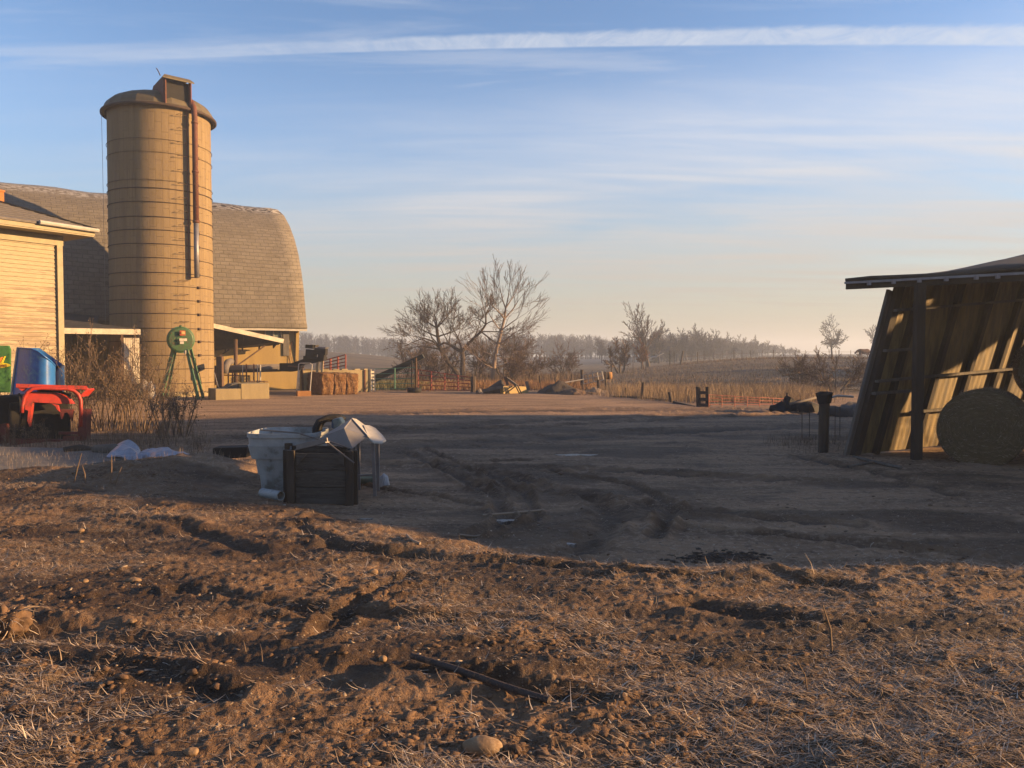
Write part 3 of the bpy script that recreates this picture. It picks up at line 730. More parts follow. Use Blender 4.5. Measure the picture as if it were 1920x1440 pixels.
# ------------------------------------------------------------------ unseen barn added outside the frame on the right to throw the yard shade
def unseen_barn(name, label, x0, x1, y0, y1, h, ridge):
    T = Thing(name, label, 'barn', ((x0+x1)/2,(y0+y1)/2,0))
    T.part('wall', MB().box(((x0+x1)/2,(y0+y1)/2,h/2-.2), (x1-x0,y1-y0,h+.4)), M_greywood)
    ym = (y0+y1)/2
    T.part('roof', MB().prism([(x0-.4,y0-.5,h-.05),(x0-.4,ym,h+ridge),(x0-.4,y1+.5,h-.05),(x0-.4,y1+.5,h+.05),(x0-.4,ym,h+ridge+.1),(x0-.4,y0-.5,h+.05)], (x1-x0+.8,0,0)), M_tin)
    T.part('door', MB().box((x0-.04,ym,1.6), (.08,3.0,3.2)), M_dkwood)
unseen_barn('shade_barn', 'unseen grey board barn added off to the right to shade the yard', 20, 34, 17.1, 22.2, 5.2, .9)
# ------------------------------------------------------------------ hay
M_hay = pm('hay_round', (.20,.155,.08), (.12,.09,.048), 9, .95, bmp=.03, stretch=(1,1,1), c3=(.25,.20,.11))
M_hayb = pm('hay_brown', (.27,.125,.045), (.10,.048,.022), 4, .95, bmp=.05, stretch=(1,1,.6), c3=(.40,.23,.10), spots=.58)
def coil(m):
    nt = m.node_tree; b = nt.nodes['Principled BSDF'] if 'Principled BSDF' in nt.nodes else [n for n in nt.nodes if n.type == 'BSDF_PRINCIPLED'][0]
    src = b.inputs['Base Color'].links[0].from_socket; tc = N(nt, 'ShaderNodeTexCoord'); s_ = N(nt, 'ShaderNodeSeparateXYZ'); nt.links.new(tc.outputs['Object'], s_.inputs[0])
    c_ = N(nt, 'ShaderNodeCombineXYZ'); nt.links.new(s_.outputs[0], c_.inputs[0]); nt.links.new(s_.outputs[2], c_.inputs[2])
    w = N(nt, 'ShaderNodeTexWave'); w.wave_type = 'RINGS'; w.rings_direction = 'SPHERICAL'; w.inputs['Scale'].default_value = 5.5; w.inputs['Distortion'].default_value = 7; w.inputs['Detail'].default_value = 3; nt.links.new(c_.outputs[0], w.inputs[0])
    nt.links.new(mixc(nt, math_(nt, 'MULTIPLY', w.outputs['Fac'], .42), src, (.07,.05,.025)), b.inputs['Base Color'])
coil(M_hay)
def round_bale_mesh(r, L, seed=0, rings=14, n=56):
    rnd = random.Random(seed); m = MB()
    # profile in local coords: axis along +Y, both end faces dished with spiral windings
    prof = []
    for i in range(rings+1):
        q = r*i/rings; prof.append((q, -L/2+.05*(i/rings)**4-.028*(i%2)))
    prof.append((r*.985, -L/2+.10)); 
    for i in range(1, 9): prof.append((r*(1+.012*math.sin(i*2.1)), -L/2+.1+(L-.2)*i/9))
    prof.append((r*.985, L/2-.10))
    for i in range(rings, -1, -1): prof.append((r*i/rings, L/2-.05*(i/rings)**4))
    for q, yy in prof:
        for k in range(n):
            t = 2*math.pi*k/n; w = 1+.018*mnoise.noise(Vector((math.cos(t)*2, math.sin(t)*2, yy*1.5+seed*5)))
            zz = q*math.sin(t)*w
            if zz < -r*.93: zz = -r*.93+(zz+r*.93)*.25
            m.v.append((q*math.cos(t)*w, yy+.02*mnoise.noise(Vector((q*9+t*.3, t*.9, seed))), zz))
    for i in range(len(prof)-1):
        for k in range(n):
            k2 = (k+1) % n; m.f.append((i*n+k, i*n+k2, (i+1)*n+k2, (i+1)*n+k))
    return m
def hay_fuzz(m, r, L, n, seed, ln=.05):
    rnd = random.Random(seed); f = MB()
    for _ in range(n):
        t = rnd.uniform(0, 6.28)
        if rnd.random() < .5: q = r*math.sqrt(rnd.random()); yy = -L/2-.005; d = Vector((-math.sin(t)*rnd.choice((-1,1)), -.35, math.cos(t)*rnd.uniform(-1,1)))
        else: q = r*1.0; yy = rnd.uniform(-L/2, L/2); d = Vector((math.cos(t)*.5+rnd.uniform(-.5,.5), rnd.uniform(-1,1), math.sin(t)*.5+rnd.uniform(-.5,.5)))
        p = Vector((q*math.cos(t), yy, max(q*math.sin(t), -r*.9))); d = d.normalized()*ln*rnd.uniform(.5,1.6); s = Vector((rnd.uniform(-1,1),rnd.uniform(-1,1),rnd.uniform(-1,1))).normalized()*.0018
        f.add([p-s, p+s, p+d], [(0,1,2)])
    return f
T0 = Thing('round_hay_bale', 'round hay bale on the ground in the pole shed mouth, its coiled end facing out', 'hay bale', (0,0,0), 'round bales in the pole shed')
RB = .60
T0.part('hay', round_bale_mesh(RB, 1.25, 3), M_hay, smooth=True)
T0.part('loose_stems', hay_fuzz(None, RB, 1.25, 4200, 5, .07), M_straw)
b0 = at(1838, 803, 12.05); brz = R(-37)
T0.o.location = (b0.x+.37, 12.05+.49, RB*.93-.02); T0.o.rotation_euler = (0,0,brz)
b1 = at(1985, 692, 13.0)
dup(T0.o, (b1.x, 13.0, b1.z), brz+.15, 'round hay bale stacked on top at the right edge of the frame')
for i, (x, y, z) in enumerate(((9.0,11.9,.57),(10.3,11.5,.57),(9.55,10.6,.57),(10.75,10.0,.57),(9.6,10.9,1.70),(11.0,10.3,1.70),(10.1,9.1,.57),(11.2,8.7,.57),(10.6,9.4,1.70),(10.3,7.7,.57),(11.5,7.4,.57),(11.6,8.8,1.70),(10.9,6.75,.57))):  # unseen bales added to block low sun from the yard
    dup(T0.o, (x+.35,y,z), brz+.1*i, 'unseen round hay bale added beyond the right edge to shade the yard')

def big_bale(x0, x1, zt, zb, Y, dep, seed):
    m = MB(); nx, nz = 10, 12; rnd = random.Random(seed); c = Vector(((x0+x1)/2, Y+dep/2, (zt+zb)/2)); hx, hz, hy = (x1-x0)/2, (zt-zb)/2, dep/2
    # rounded, tufty block
    n = 14
    vs = {}
    for i in range(n+1):
        for j in range(n+1):
            for k in range(n+1):
                if min(i,j,k) > 0 and max(i,j,k) < n: continue
                a, b, d = 2*i/n-1, 2*j/n-1, 2*k/n-1
                p = Vector((a,b,d)); L4 = (abs(a)**12+abs(b)**12+abs(d)**12)**(1/12); p = p/L4
                q = Vector((c.x+p.x*hx, c.y+p.y*hy, c.z+p.z*hz))
                q += mnoise.noise_vector(q*4)*.06+mnoise.noise_vector(q*11)*.035
                vs[(i,j,k)] = len(m.v); m.v.append(tuple(q))
    for ax in range(3):
        for e in (0, n):
            for i in range(n):
                for j in range(n):
                    def K(a, b):
                        l = [a, b]; l.insert(ax, e); return vs[tuple(l)]
                    f = (K(i,j), K(i+1,j), K(i+1,j+1), K(i,j+1)); m.f.append(f if (e == n) != (ax == 1) else f[::-1])
    rr_ = MB()
    for _ in range(1300):
        q = Vector(rnd.choice(m.v)); d = Vector((rnd.uniform(-1,1), rnd.uniform(-1.2,.2), rnd.uniform(-1.5,.7))).normalized()*rnd.uniform(.04,.13); s = Vector((rnd.uniform(-1,1),0,rnd.uniform(-1,1))).normalized()*.005
        rr_.add([q-s, q+s, q+d], [(0,1,2)])
    return m, rr_
M_hayst = straw_mat('brown_hay_stem', (.22,.11,.045), (.42,.24,.10), (.60,.38,.18))
Yb = 33.3
xs = [at(582,720,Yb).x, at(612,720,Yb).x, at(641,720,Yb).x, at(673,720,Yb).x]
zt = at(620,700,Yb).z; labs = ('brown hay bale at the left end of the row of three, its end in shade', 'brown hay bale in the middle of the row of three', 'brown hay bale at the right end of the row of three')
for i in range(3):
    cb_ = gp(604,741)+A*(.28+.555*i)-Nn*1.0
    T = Thing('hay_bale', labs[i], 'hay bale', (0,0,0), 'brown hay bales in a row by the concrete wall')
    m, r_ = big_bale(-.285, .285, zt-.02*i, -.03, -1.0, 2.0, i+3)
    T.part('hay', m, M_hayb, smooth=True); T.part('loose_stems', r_, M_hayst); T.o.location = (cb_.x, cb_.y, 0); T.o.rotation_euler = (0,0,math.atan2(A.y,A.x))

# ------------------------------------------------------------------ concrete wall, feed bunk, posts
T = Thing('concrete_wall', 'low pale concrete wall behind the brown hay bales', 'wall', (-9,36,0))
wz = at(600,694,36).z
PW_ = at(566,700,35.2)
def cw_(px, z, dy=0): v = ap(px, 700, PW_, dy); return Vector((v.x, v.y, z))
wz = ap(640,694,PW_).z
T.part('wall', MB().prism([cw_(566,-.05), cw_(693,-.05), cw_(693,wz), cw_(566,wz)], NBK*.3), M_conc, bevel=.02)
T.part('edge_board', MB().box(cw_(684,wz/2,-.03), (.05,.06,wz), rz=AZR), M_rust)
sl_ = MB(); 
for t in (.1,.24,.35,.5,.62,.8,.93): 
    sl_.box(cw_(566+t*127, wz+.03, .15), (.30,.20,.05+.03*math.sin(t*20)), rz=AZR+t-.5)
T.part('capping_rubble', sl_, M_conc)
T = Thing('ladder', 'white ladder standing against the end of the concrete wall', 'ladder', cw_(698,0))
LA, LB = cw_(695.5,.52,-.05), cw_(702.5,.52,-.05)
T.part('stile', MB().box(LA, (.03,.05,1.05), rz=AZR), M_fasc); T.part('stile', MB().box(LB, (.03,.05,1.05), rz=AZR), M_fasc)
for k in range(6): c_ = (LA+LB)/2; T.part('rung', MB().box((c_.x,c_.y,.12+.16*k), ((LB-LA).length-.03,.03,.09), rz=AZR), M_fasc)
# feed bunk
T = Thing('feed_bunk', 'pale concrete feed bunk with a lower step on its left, near the silo foot', 'feed bunk', (at(470,740,31.3).x,31.6,0))
PB_ = gp(480,748)
def bk_(px, z, dy=0): v = ap(px, 740, PB_, dy); return Vector((v.x, v.y, z))
zt1 = ap(480,719,PB_).z; zt0 = ap(430,729,PB_).z
def bprism(pts, dep): return MB().prism([bk_(px, z) for px, z in pts], NBK*dep)
T.part('bunk_block', bprism([(452,-.05),(505,-.05),(505,zt1),(452,zt1)], 1.4), M_conc, bevel=.02)
T.part('low_step', bprism([(404,-.05),(451.5,-.05),(451.5,zt0),(404,zt0)], 1.2), M_conc, bevel=.02)
T.part('slab', MB().prism([bk_(425,zt0,.3), bk_(451,zt0,.3), bk_(452,zt1,.3), bk_(436,zt0+.17,.3)], NBK*.8), M_greywood)
m = MB()
for k in range(6): m.tube([(at(462+k*6,720,32).x+.1*math.sin(k*3), 32, zt1), (at(466+k*6,716,32).x, 32.1+.2*math.sin(k), zt1+.06), (at(474+k*5,718,32).x, 32.2, zt1+.02)], .02, 5)
T.part('debris', m, M_brwood)
pz = at(413,668,31.9).z
T = Thing('gate_post', 'thick brown timber post by the feed bunk', 'post', (at(413,725,31.9).x,31.9,0))
T.part('timber', MB().box((at(413,725,31.9).x,31.9,pz/2), (.24,.22,pz)), M_brwood, bevel=.02)
T.part('strap', MB().tube([(at(402,700,31.7).x,31.7,1.0),(at(409,722,31.7).x,31.7,.45),(at(414,728,31.7).x,31.7,.3)], .015, 5), M_galv)
M_dull = pm('dull_grey_duct', (.22,.19,.17), (.15,.13,.12), 4, .8)
T = Thing('air_duct', 'grey and white metal duct elbow beside the thick brown post', 'duct', at(423,700,33))
m = MB(); m.tube([at(421,700,33), at(423,687,33), at(427,680,33.2), at(434,677,33.5)], [.14,.15,.15,.13], 10); T.part('elbow', m, M_dull, smooth=True)
# long feeder tube on legs
T = Thing('feed_conveyor', 'long grey feeder tube on thin steel legs in front of the barn wall', 'conveyor', (at(470,700,35).x,35,0))
za, zb_ = at(398,693,35), at(548,689,35.6)
T.part('tube', MB().tube([za, zb_], .17, 12), M_dull, smooth=True)
T.part('lower_chain', MB().bar(at(400,696,34.8), at(520,694,34.8), .12, .10), M_dkwood)
for px_, pt2, pb in ((455,684,716),(462,682,716),(476,682,716),(483,683,718),(488,684,716),(428,694,722),(436,695,722),(404,694,722),(450,697,716),(462,697,716)):
    T.part('leg', MB().tube([(at(px_,pb,34.6).x,34.6,max(.3,at(px_,pb,34.6).z)), at(px_,pt2,34.6)], .022 if px_ % 2 else .03, 6), M_white if px_ in (455,483,488) else M_rust)
T.part('rail', MB().bar(at(415,703,34.6), at(468,705,34.6), .05), M_rust)
# inclined elevator with motor
T = Thing('feed_elevator', 'dark inclined feed elevator with a motor on top above the hay bales', 'elevator', (at(580,690,34.8).x,34.8,0))
T.part('chute', MB().prism([at(545,697,34.8), at(524,696,34.8), at(524,681,34.8), at(546,681,34.8), at(575,671,34.8), at(609,669,34.8), at(608,674,34.8), at(592,680,34.8), at(566,684,34.8), at(560,694,34.8)], (0,.5,0)), M_black)
m = MB()
for px_, py_, sx_, sz_ in ((584,662,.42,.30),(602,659,.50,.28),(604,668,.28,.30),(582,650,.34,.16),(590,672,.9,.14)): m.box(at(px_,py_,34.9), (sx_,.45,sz_), ry=.1)
T.part('motor', m, M_black, bevel=.02)
T.part('cover_plate', MB().prism([at(588,656,34.8), at(597,650,34.8), at(611,651,34.8), at(609,654,34.8)], (0,.6,0)), M_galv)
T.part('cover_plate', MB().prism([at(578,650,34.8), at(582,646,34.8), at(592,647,34.8), at(590,651,34.8)], (0,.6,0)), M_dkwood)
T.part('leg', MB().bar((at(594,700,34.9).x,34.9,0.6), at(596,674,34.9), .12), M_cream)
T.part('leg', MB().bar((at(603,700,34.9).x,34.9,0.6), at(605,673,34.9), .08), M_cream)
T.part('leg', MB().bar((at(568,700,35.2).x,35.2,0.0), at(566,684,35.2), .08), M_brwood)
T.part('side_arm', MB().bar(at(540,686,34.6), at(570,689,34.6), .06), M_brwood)
# hand cart
T = Thing('stand_cart', 'bare metal frame standing in an orange wooden box before the bales', 'cart', (at(567,740,33.1).x,33.1,0))
xa, xb = at(555,740,33.0).x, at(581,740,33.0).x
T.part('box', MB().box(((xa+xb)/2,33.1,.10), ((xb-xa)*.95,.4,.22), rz=R(25)), pm('orange_wood', (.50,.24,.08), (.38,.18,.06), 6)); zt_ = at(570,681,33).z
fm = MB(); fm.tube([(xa,33.1,.2),(xa+.10,33.1,zt_-.03),(xa+.16,33.1,zt_),(xb,33.1,zt_),(xb+.08,33.1,zt_-.06),(xb-.02,33.1,.2)], .022, 6); T.part('frame', fm, M_white)

# ------------------------------------------------------------------ drum blower on green legs
M_green = pm('faded_green_paint', (.10,.24,.12), (.07,.17,.09), 6, .6, c3=(.25,.30,.16), spots=.68)
M_dgreen = pm('blower_green', (.06,.15,.06), (.03,.085,.035), 5, .5, c3=(.13,.08,.05), spots=.60)
Yf = 31.0; fc = at(339,637,Yf-.25)
T = Thing('silage_blower', 'green round blower housing with stickers on splayed green legs against the silo', 'blower', (fc.x,Yf,0))
fr = .48
# drum axis points towards the yard
Mx = Matrix.Translation(fc) @ Matrix.Rotation(AZR, 4, 'Z') @ Matrix.Rotation(math.pi/2, 4, 'X')
m = MB(); m.lathe(None, [(0,.075),(fr*.35,.075),(fr*.37,.06),(fr*.88,.05),(fr*.97,.03),(fr,.0),(fr+.025,0),(fr+.025,-.04),(fr,-.06),(fr*.96,-.22),(0,-.24)], 40, M=Mx); T.part('housing', m, M_dgreen)
def disc_card(px, py, w, h, mat, nm, off=.20):
    c = ap(px, py, fc, -off+.08); m = MB().box(c, (w,.012,h), rz=AZR); return T.part(nm, m, mat)
T.part('rim', MB().lathe(None, [(fr,.03),(fr+.03,.015),(fr+.035,-.02),(fr,-.05)], 40, M=Mx), M_green, smooth=True)
disc_card(342.5,624.5,.20,.19, pm('sticker_red',(.65,.12,.05)), 'sticker', .24)
disc_card(343.5,624,.13,.11, pm('sticker_orange',(.80,.50,.20)), 'sticker', .26)
disc_card(343.5,637,.27,.10, pm('sticker_white',(.75,.68,.58)), 'sticker', .24)
disc_card(341,642.5,.14,.10, M_white, 'sticker', .24)
T.part('knob', MB().lathe(fc+Vector((0,0,fr)), [(.05,0),(.05,.07),(0,.09)], 10), M_dgreen)
for px0, py0, px1, w_, yy in ((325,655,301,.13,30.6),(350,655,372,.11,30.5),(357,652,381,.10,31.4),(330,655,312,.08,31.4)):
    pb = at(px1,744,yy); T.part('leg', MB().bar((pb.x,yy,0), at(px0,py0,Yf+(yy-Yf)*.3), w_, w_*.6, up=(0,1,0)), M_green)
T.part('cable', MB().tube([at(350,657,30.4), at(358,670,30.3), at(366,672,30.3), at(368,685,30.3)], .014, 5), M_black)
T.part('cable', MB().tube([at(355,676,30.35), at(361,690,30.25), at(374,700,30.2), at(377,716,30.25), at(368,722,30.2), at(360,736,30.2), at(362,744,30.2)], .014, 5), M_black)
T.part('nozzle', MB().box(at(347,660,30.5), (.06,.06,.13)), M_white)
# bags and bin at silo foot
mbag = pm('pale_plastic_bag', (.50,.50,.52), (.36,.36,.38), 7, .5)
for i, (px_, py_, r_, lb) in enumerate(((270,704,.26,'crumpled pale plastic bag slumped at the foot of the weeds by the silo'),(282,712,.20,'smaller grey plastic bag lying right of the pale one by the silo'))):
    c = at(px_,py_+4,30.6); m = MB(); m.lathe(Vector((c.x,30.6,0)), [(r_*.7,0),(r_,.12),(r_*1.05,.3),(r_*.75,.5),(r_*.3,.68),(.03,.74)], 14); m.jitter(.09, 5)
    single('plastic_bag', m, mbag, lb, 'bag', smooth=True)
c = at(256,735,30.4); m = MB(); m.lathe(Vector((c.x,30.4,0)), [(.20,0),(.27,.1),(.29,.3),(.25,.55),(.15,.60),(0,.6)], 16); m.jitter(.03,4)
single('black_bucket', m, M_black, 'black bucket in the weeds below the white metal panel', 'bucket', smooth=True)

# ------------------------------------------------------------------ loader attachment, blue tank, green sign at far left
M_red = pm('loader_red', (.60,.045,.025), (.42,.035,.02), 5, .5, bmp=.002, c3=(.20,.05,.035), spots=.62, spec=.4)
M_dred = pm('faded_red', (.20,.035,.03), (.11,.025,.02), 5, .6)
YL = 15.1
T = Thing('loader_attachment', 'bright red steel loader frame with a rounded hoop at the left edge', 'machine', (at(100,825,YL).x,YL,0))
PL_ = at(100,780,YL)
def q(px, py, dy=0): return ap(px, py, PL_, dy)
T.part('top_plate', MB().prism([q(30,721,-.1), q(163,726,-.1), q(167,729,.35), q(60,722,.4)], (0,0,-.035)), M_red)
T.part('top_edge', MB().bar(q(30,723,-.12), q(163,727,-.12), .04, .07), M_red)
T.part('gusset', MB().prism([q(31,726,-.1), q(42,734,-.1), q(50,727,-.1)], (0,.05,0)), M_red)
T.part('gusset', MB().prism([q(163,729,-.1), q(150,742,-.1), q(153,744,-.1), q(165,731,-.1)], (0,.25,0)), M_red)
hp_ = [q(41,774,-.15), q(42,760,-.15), q(45,746,-.15), q(52,735,-.15), q(62,728.5,-.15), q(80,727.5,-.15), q(105,729,-.15), q(128,729.5,-.15), q(139,733,-.15), q(147,740,-.15), q(151,750,-.15), q(152,770,-.15), q(151,800,-.15)]
T.part('hoop', MB().tube(hp_, .034, 12), M_red, smooth=True)
T.part('arched_panel', MB().prism([q(47,737), q(60,734.5), q(100,736), q(115,740), q(128,747), q(137,757), q(110,757), q(60,754), q(47,752)], (0,.08,0)), M_red)
m = MB(); m.prism([q(47,752), q(61,754), q(59,771), q(55,800), q(51,788), q(53,770), q(47,768)], (0,.06,0)); T.part('side_bracket', m, M_red)
T.part('side_bracket', MB().prism([q(97,757), q(108,760), q(112,772), q(107,768), q(104,762)], (0,.06,0)), M_red)
T.part('side_plate', MB().prism([q(111,767,.1), q(136,768,.1), q(134,790,.1), q(130,779,.1), q(126,773,.1), q(118,775,.1), q(114,786,.1)], (0,.06,0)), M_dred)
T.part('upright', MB().prism([q(152,767,.05), q(163,768,.05), q(160,835,.05), q(145,832,.05), q(146,800,.05)], (0,.18,0)), M_dred)
T.part('upright', MB().prism([q(0,795,.3), q(11,795,.3), q(12,832,.3), q(0,832,.3)], (0,.1,0)), M_dred)
m = MB(); m.bar(q(18,828,.1), q(160,829,.1), .22, .10); m.bar(q(110,812,.1), q(150,812,.1), .1, .05); m.prism([q(118,818,0),q(150,818,0),q(148,832,0),q(118,832,0)], (0,.2,0)); T.part('base_beam', m, M_dred)
T.part('hydraulic_hose', MB().tube([q(36,738,.1), q(37,748,.05), q(38,760,.05), q(40,772,.1), q(38,800,.2)], .02, 6), M_black)
T.part('link_arm', MB().tube([q(70,733,.12), q(108,733,.12), q(132,742,.12)], .03, 6), M_black)
m = MB(); m.box(q(75,790,.55), (1.0,.35,.75), rz=AZR); m.box(q(20,790,.7), (.8,.4,1.0), rz=AZR); m.jitter(.03,3); T.part('gearbox', m, M_black, bevel=.04)
# blue tank
YT = 16.6
M_blue = pm('blue_tank_plastic', (.03,.20,.62), (.02,.10,.38), 2.5, .35, c3=(.10,.27,.42), spots=.60, spec=.5, bmp=.001)
T = Thing('blue_tank', 'blue curved plastic tank with a slanted top leaning behind the red loader frame', 'tank', (at(62,760,YT).x,YT,0))
def tankpt(k, v):       # k 0..1 around visible side, v 0..1 up
    topx = [33,45,58,72,86,97,104]; topy = [652,653,654,659,670,678,686]; botx = [17,35,50,66,84,98,106]
    i = k*6; j = min(int(i), 5); f = i-j
    tx = topx[j]+(topx[j+1]-topx[j])*f; ty = topy[j]+(topy[j+1]-topy[j])*f; bx = botx[j]+(botx[j+1]-botx[j])*f
    dep = -.55*math.sin(math.pi*(k*.8+.1))
    return at(bx+(tx-bx)*v, 795+(ty-795)*v, YT+dep)
m = MB(); nk, nv = 18, 8
for i in range(nk+1):
    for j in range(nv+1): m.v.append(tuple(tankpt(i/nk, j/nv)))
for i in range(nk):
    for j in range(nv): m.f.append((i*(nv+1)+j, (i+1)*(nv+1)+j, (i+1)*(nv+1)+j+1, i*(nv+1)+j+1))
nb_ = len(m.v)     # back closing wall
for j in range(nv+1):
    pL = Vector(m.v[j]); pR = Vector(m.v[nk*(nv+1)+j]); m.v += [tuple(pL+Vector((.12,.55,0))), tuple(pR+Vector((-.12,.55,0)))]
for j in range(nv):
    a0, a1 = nb_+2*j, nb_+2*j+2
    m.f += [(a0, a0+1, a1+1, a1), (j+1, j, a0, a1), (nk*(nv+1)+j, nk*(nv+1)+j+1, a1+1, a0+1)]
T.part('shell', m, M_blue, smooth=True)
rim = [tankpt(i/nk, 1)+Vector((0,-.01,.0)) for i in range(nk+1)]
T.part('rim', MB().tube(rim, .016, 6), M_blue, smooth=True)
T.part('edge_strip', MB().bar(at(33,653,YT-.2), at(20,745,YT-.2), .03), M_white)
# sign: green board with a yellow mark
YG = 17.2
M_sg = pm('green_sign_board', (.06,.20,.05), (.035,.12,.03), 4, .5, c3=(.16,.30,.12), spots=.66)
M_yel = pm('sign_yellow', (.80,.66,.03), (.75,.58,.03), 4, .5, bmp=0)
M_ora = pm('sign_orange', (.80,.28,.03), (.75,.24,.03), 4, .5, bmp=0)
PG_ = at(5,690,YG)
T = Thing('seed_sign', 'green board with a yellow leaf emblem cut off by the left edge', 'sign', (ap(-20,740,PG_).x,YG,0))
T.part('board', MB().prism([ap(-60,648,PG_), ap(15,648,PG_), ap(18.5,655,PG_), ap(18,736,PG_), ap(-60,736,PG_)], (0,.05,0)), M_sg)
m = MB(); cc = ap(-12,685,PG_,-.03); el = [cc+AXB*(.30*math.cos(t/32*6.283))+Vector((0,0,.062*math.sin(t/32*6.283))) for t in range(32)]
m.prism(el, (0,.012,0)); T.part('emblem', m, M_yel)
T.part('emblem_stroke', MB().prism([ap(1,681,PG_,-.03), ap(8,668,PG_,-.03), ap(10.5,668,PG_,-.03), ap(5,681,PG_,-.03)], (0,.012,0)), M_yel)
T.part('emblem_stroke', MB().prism([ap(-4,680,PG_,-.03), ap(1,670,PG_,-.03), ap(5,669,PG_,-.03), ap(0,680,PG_,-.03)], (0,.012,0)), M_ora)
def text_part(T, name, s, loc, size, mat, rz=0):
    cu = bpy.data.curves.new('t', 'FONT'); cu.body = s; cu.size = size; cu.extrude = .003; cu.align_x = 'RIGHT'; cu.align_y = 'CENTER'
    to = bpy.data.objects.new('t', cu); C.objects.link(to); dg = bpy.context.evaluated_depsgraph_get()
    me = bpy.data.meshes.new_from_object(to.evaluated_get(dg)); bpy.data.objects.remove(to)
    me.transform(Matrix.Translation(Vector(loc)-Vector(T.loc)) @ Matrix.Rotation(rz, 4, 'Z') @ Matrix.Rotation(math.pi/2, 4, 'X'))
    me.materials.clear(); me.materials.append(mat); o = bpy.data.objects.new(name, me); C.objects.link(o); o.parent = T.o; return o
text_part(T, 'lettering', 'igen', ap(13.5,685,PG_,-.045), .12, M_dred, AZR)

# ------------------------------------------------------------------ bin, crate and scrap in the middle
M_bin = pm('white_bin_plastic', (.52,.55,.56), (.30,.32,.33), 2.2, .45, bmp=.001, c3=(.22,.22,.20), spots=.60)
T = Thing('plastic_bin', 'stack of white plastic bins behind the dark wooden crate', 'bin', (-3.0,9.95,0))
def binbox(z0, z1, x0, x1, y0, y1, tp, wall=.02):
    m = MB(); cx_, cy_ = (x0+x1)/2, (y0+y1)/2; n = 28
    def ring(sc, z, k):
        out = []
        for i in range(n):
            t = 2*math.pi*i/n+.1; c, s = math.cos(t), math.sin(t); e = .45
            out.append((cx_+(x1-x0)/2*sc*math.copysign(abs(c)**e, c), cy_+(y1-y0)/2*sc*math.copysign(abs(s)**e, s), z))
        return out
    levels = [(tp,z0),(tp+(1-tp)*.82,z1-.15),(1.0-.045,z1-.15),(1.0-.035,z1-.05),(1.0,z1-.05),(1.0,z1),(.965,z1),(.93,z1-.06),(tp-.04,z0+.03)]
    o = len(m.v)
    for sc, z in levels: m.v += ring(sc, z, 0)
    for i in range(len(levels)-1):
        for k in range(n):
            k2 = (k+1)%n; m.f.append((o+i*n+k, o+i*n+k2, o+(i+1)*n+k2, o+(i+1)*n+k))
    m.f.append(tuple(o+(len(levels)-1)*n+k for k in range(n))); return m
T.part('upper_bin', binbox(.40,.715,-3.26,-2.37,9.55,10.5,.90), M_bin)
T.part('lower_bin', binbox(.20,.60,-3.18,-2.42,9.6,10.4,.90), M_bin, label='bluish lower bin nested under the white one')
T.part('lower_bin', binbox(-.02,.42,-3.13,-2.45,9.62,10.35,.90), M_bin, label='bluish lower bin nested under the white one')
M_crate = pm('crate_wood', (.13,.12,.11), (.055,.048,.042), 5, .9, stretch=(.5,.5,4), bmp=.010, c3=(.20,.18,.16), spots=.64)
T = Thing('wooden_crate', 'square dark weathered wooden crate in the shade, open on top', 'crate', (-2.1,8.9,0))
cA = gp(541,948); cB = gp(663,950); cD = gp(514,928); zt_c = .60
ux = (cB-cA).normalized(); uy = (cD-cA); dL = uy.length; uy.normalize(); Lx = (cB-cA).length; uyl = Vector((-.26,1,0)).normalized(); Dp = .80
def cr(a, b, z): return cA+ux*a+uyl*b+Vector((0,0,z))
def plankwall(p0, p1, nm, nboards=3):
    m = MB()
    for k in range(nboards):
        z0_ = .02+k*(zt_c-.03)/nboards; z1_ = z0_+(zt_c-.03)/nboards-.010
        m.bar(p0+Vector((0,0,(z0_+z1_)/2)), p1+Vector((0,0,(z0_+z1_)/2)), .022, z1_-z0_)
    T.part(nm, m, M_crate, bevel=.003)
plankwall(cr(.02,.03,0), cr(Lx-.02,.03,0), 'front_wall'); plankwall(cr(.02,Dp,0), cr(Lx-.02,Dp,0), 'back_wall')
plankwall(cr(.02,.045,0), cr(.02,Dp-.02,0), 'side_wall'); plankwall(cr(Lx-.02,.045,0), cr(Lx-.02,Dp-.02,0), 'side_wall')
for a, b in ((.03,-.008),(Lx-.045,-.008),(-.01,.06),(-.01,Dp-.04),(Lx+.01,.06)):
    T.part('corner_post', MB().bar(cr(a,b,0), cr(a,b,zt_c+.012), .085, .045, up=(0,1,0)), M_dkwood, bevel=.003)
T.part('brace', MB().prism([cr(.10,-.015,zt_c-.02), cr(.22,-.015,zt_c-.02), cr(.10,-.015,zt_c-.15)], (0,-.015,0)), M_crate)
T.part('brace', MB().prism([cr(Lx-.10,-.015,zt_c-.02), cr(Lx-.22,-.015,zt_c-.02), cr(Lx-.10,-.015,zt_c-.15)], (0,-.015,0)), M_crate)
M_sheet = pm('grey_sheet_metal', (.30,.28,.27), (.22,.205,.20), 3, .55, .2, bmp=.001)
single('angle_iron', MB().bar(at(556,843,8.95), at(614,829,8.6), .055, .012).bar(at(556,838,9.0), at(614,825,8.65), .012, .05), M_sheet, 'grey angle iron lying across the top of the dark crate', 'metal bar')
single('steel_rod', MB().tube([at(488,806,9.9), at(560,812,9.6), at(606,827,9.2)], .009, 6), M_dull, 'thin steel rod lying over the white bin', 'rod')
single('steel_rod', MB().tube([at(613,829,8.7), at(640,850,8.6), at(664,868,8.55)], .009, 6), M_dull, 'thin pale rod leaning down the right front of the crate', 'rod')
single('steel_rod', MB().tube([at(606,824,9.0), at(660,842,8.9)], .008, 6), M_dull, 'short thin rod behind the crate top under the grey hopper', 'rod')
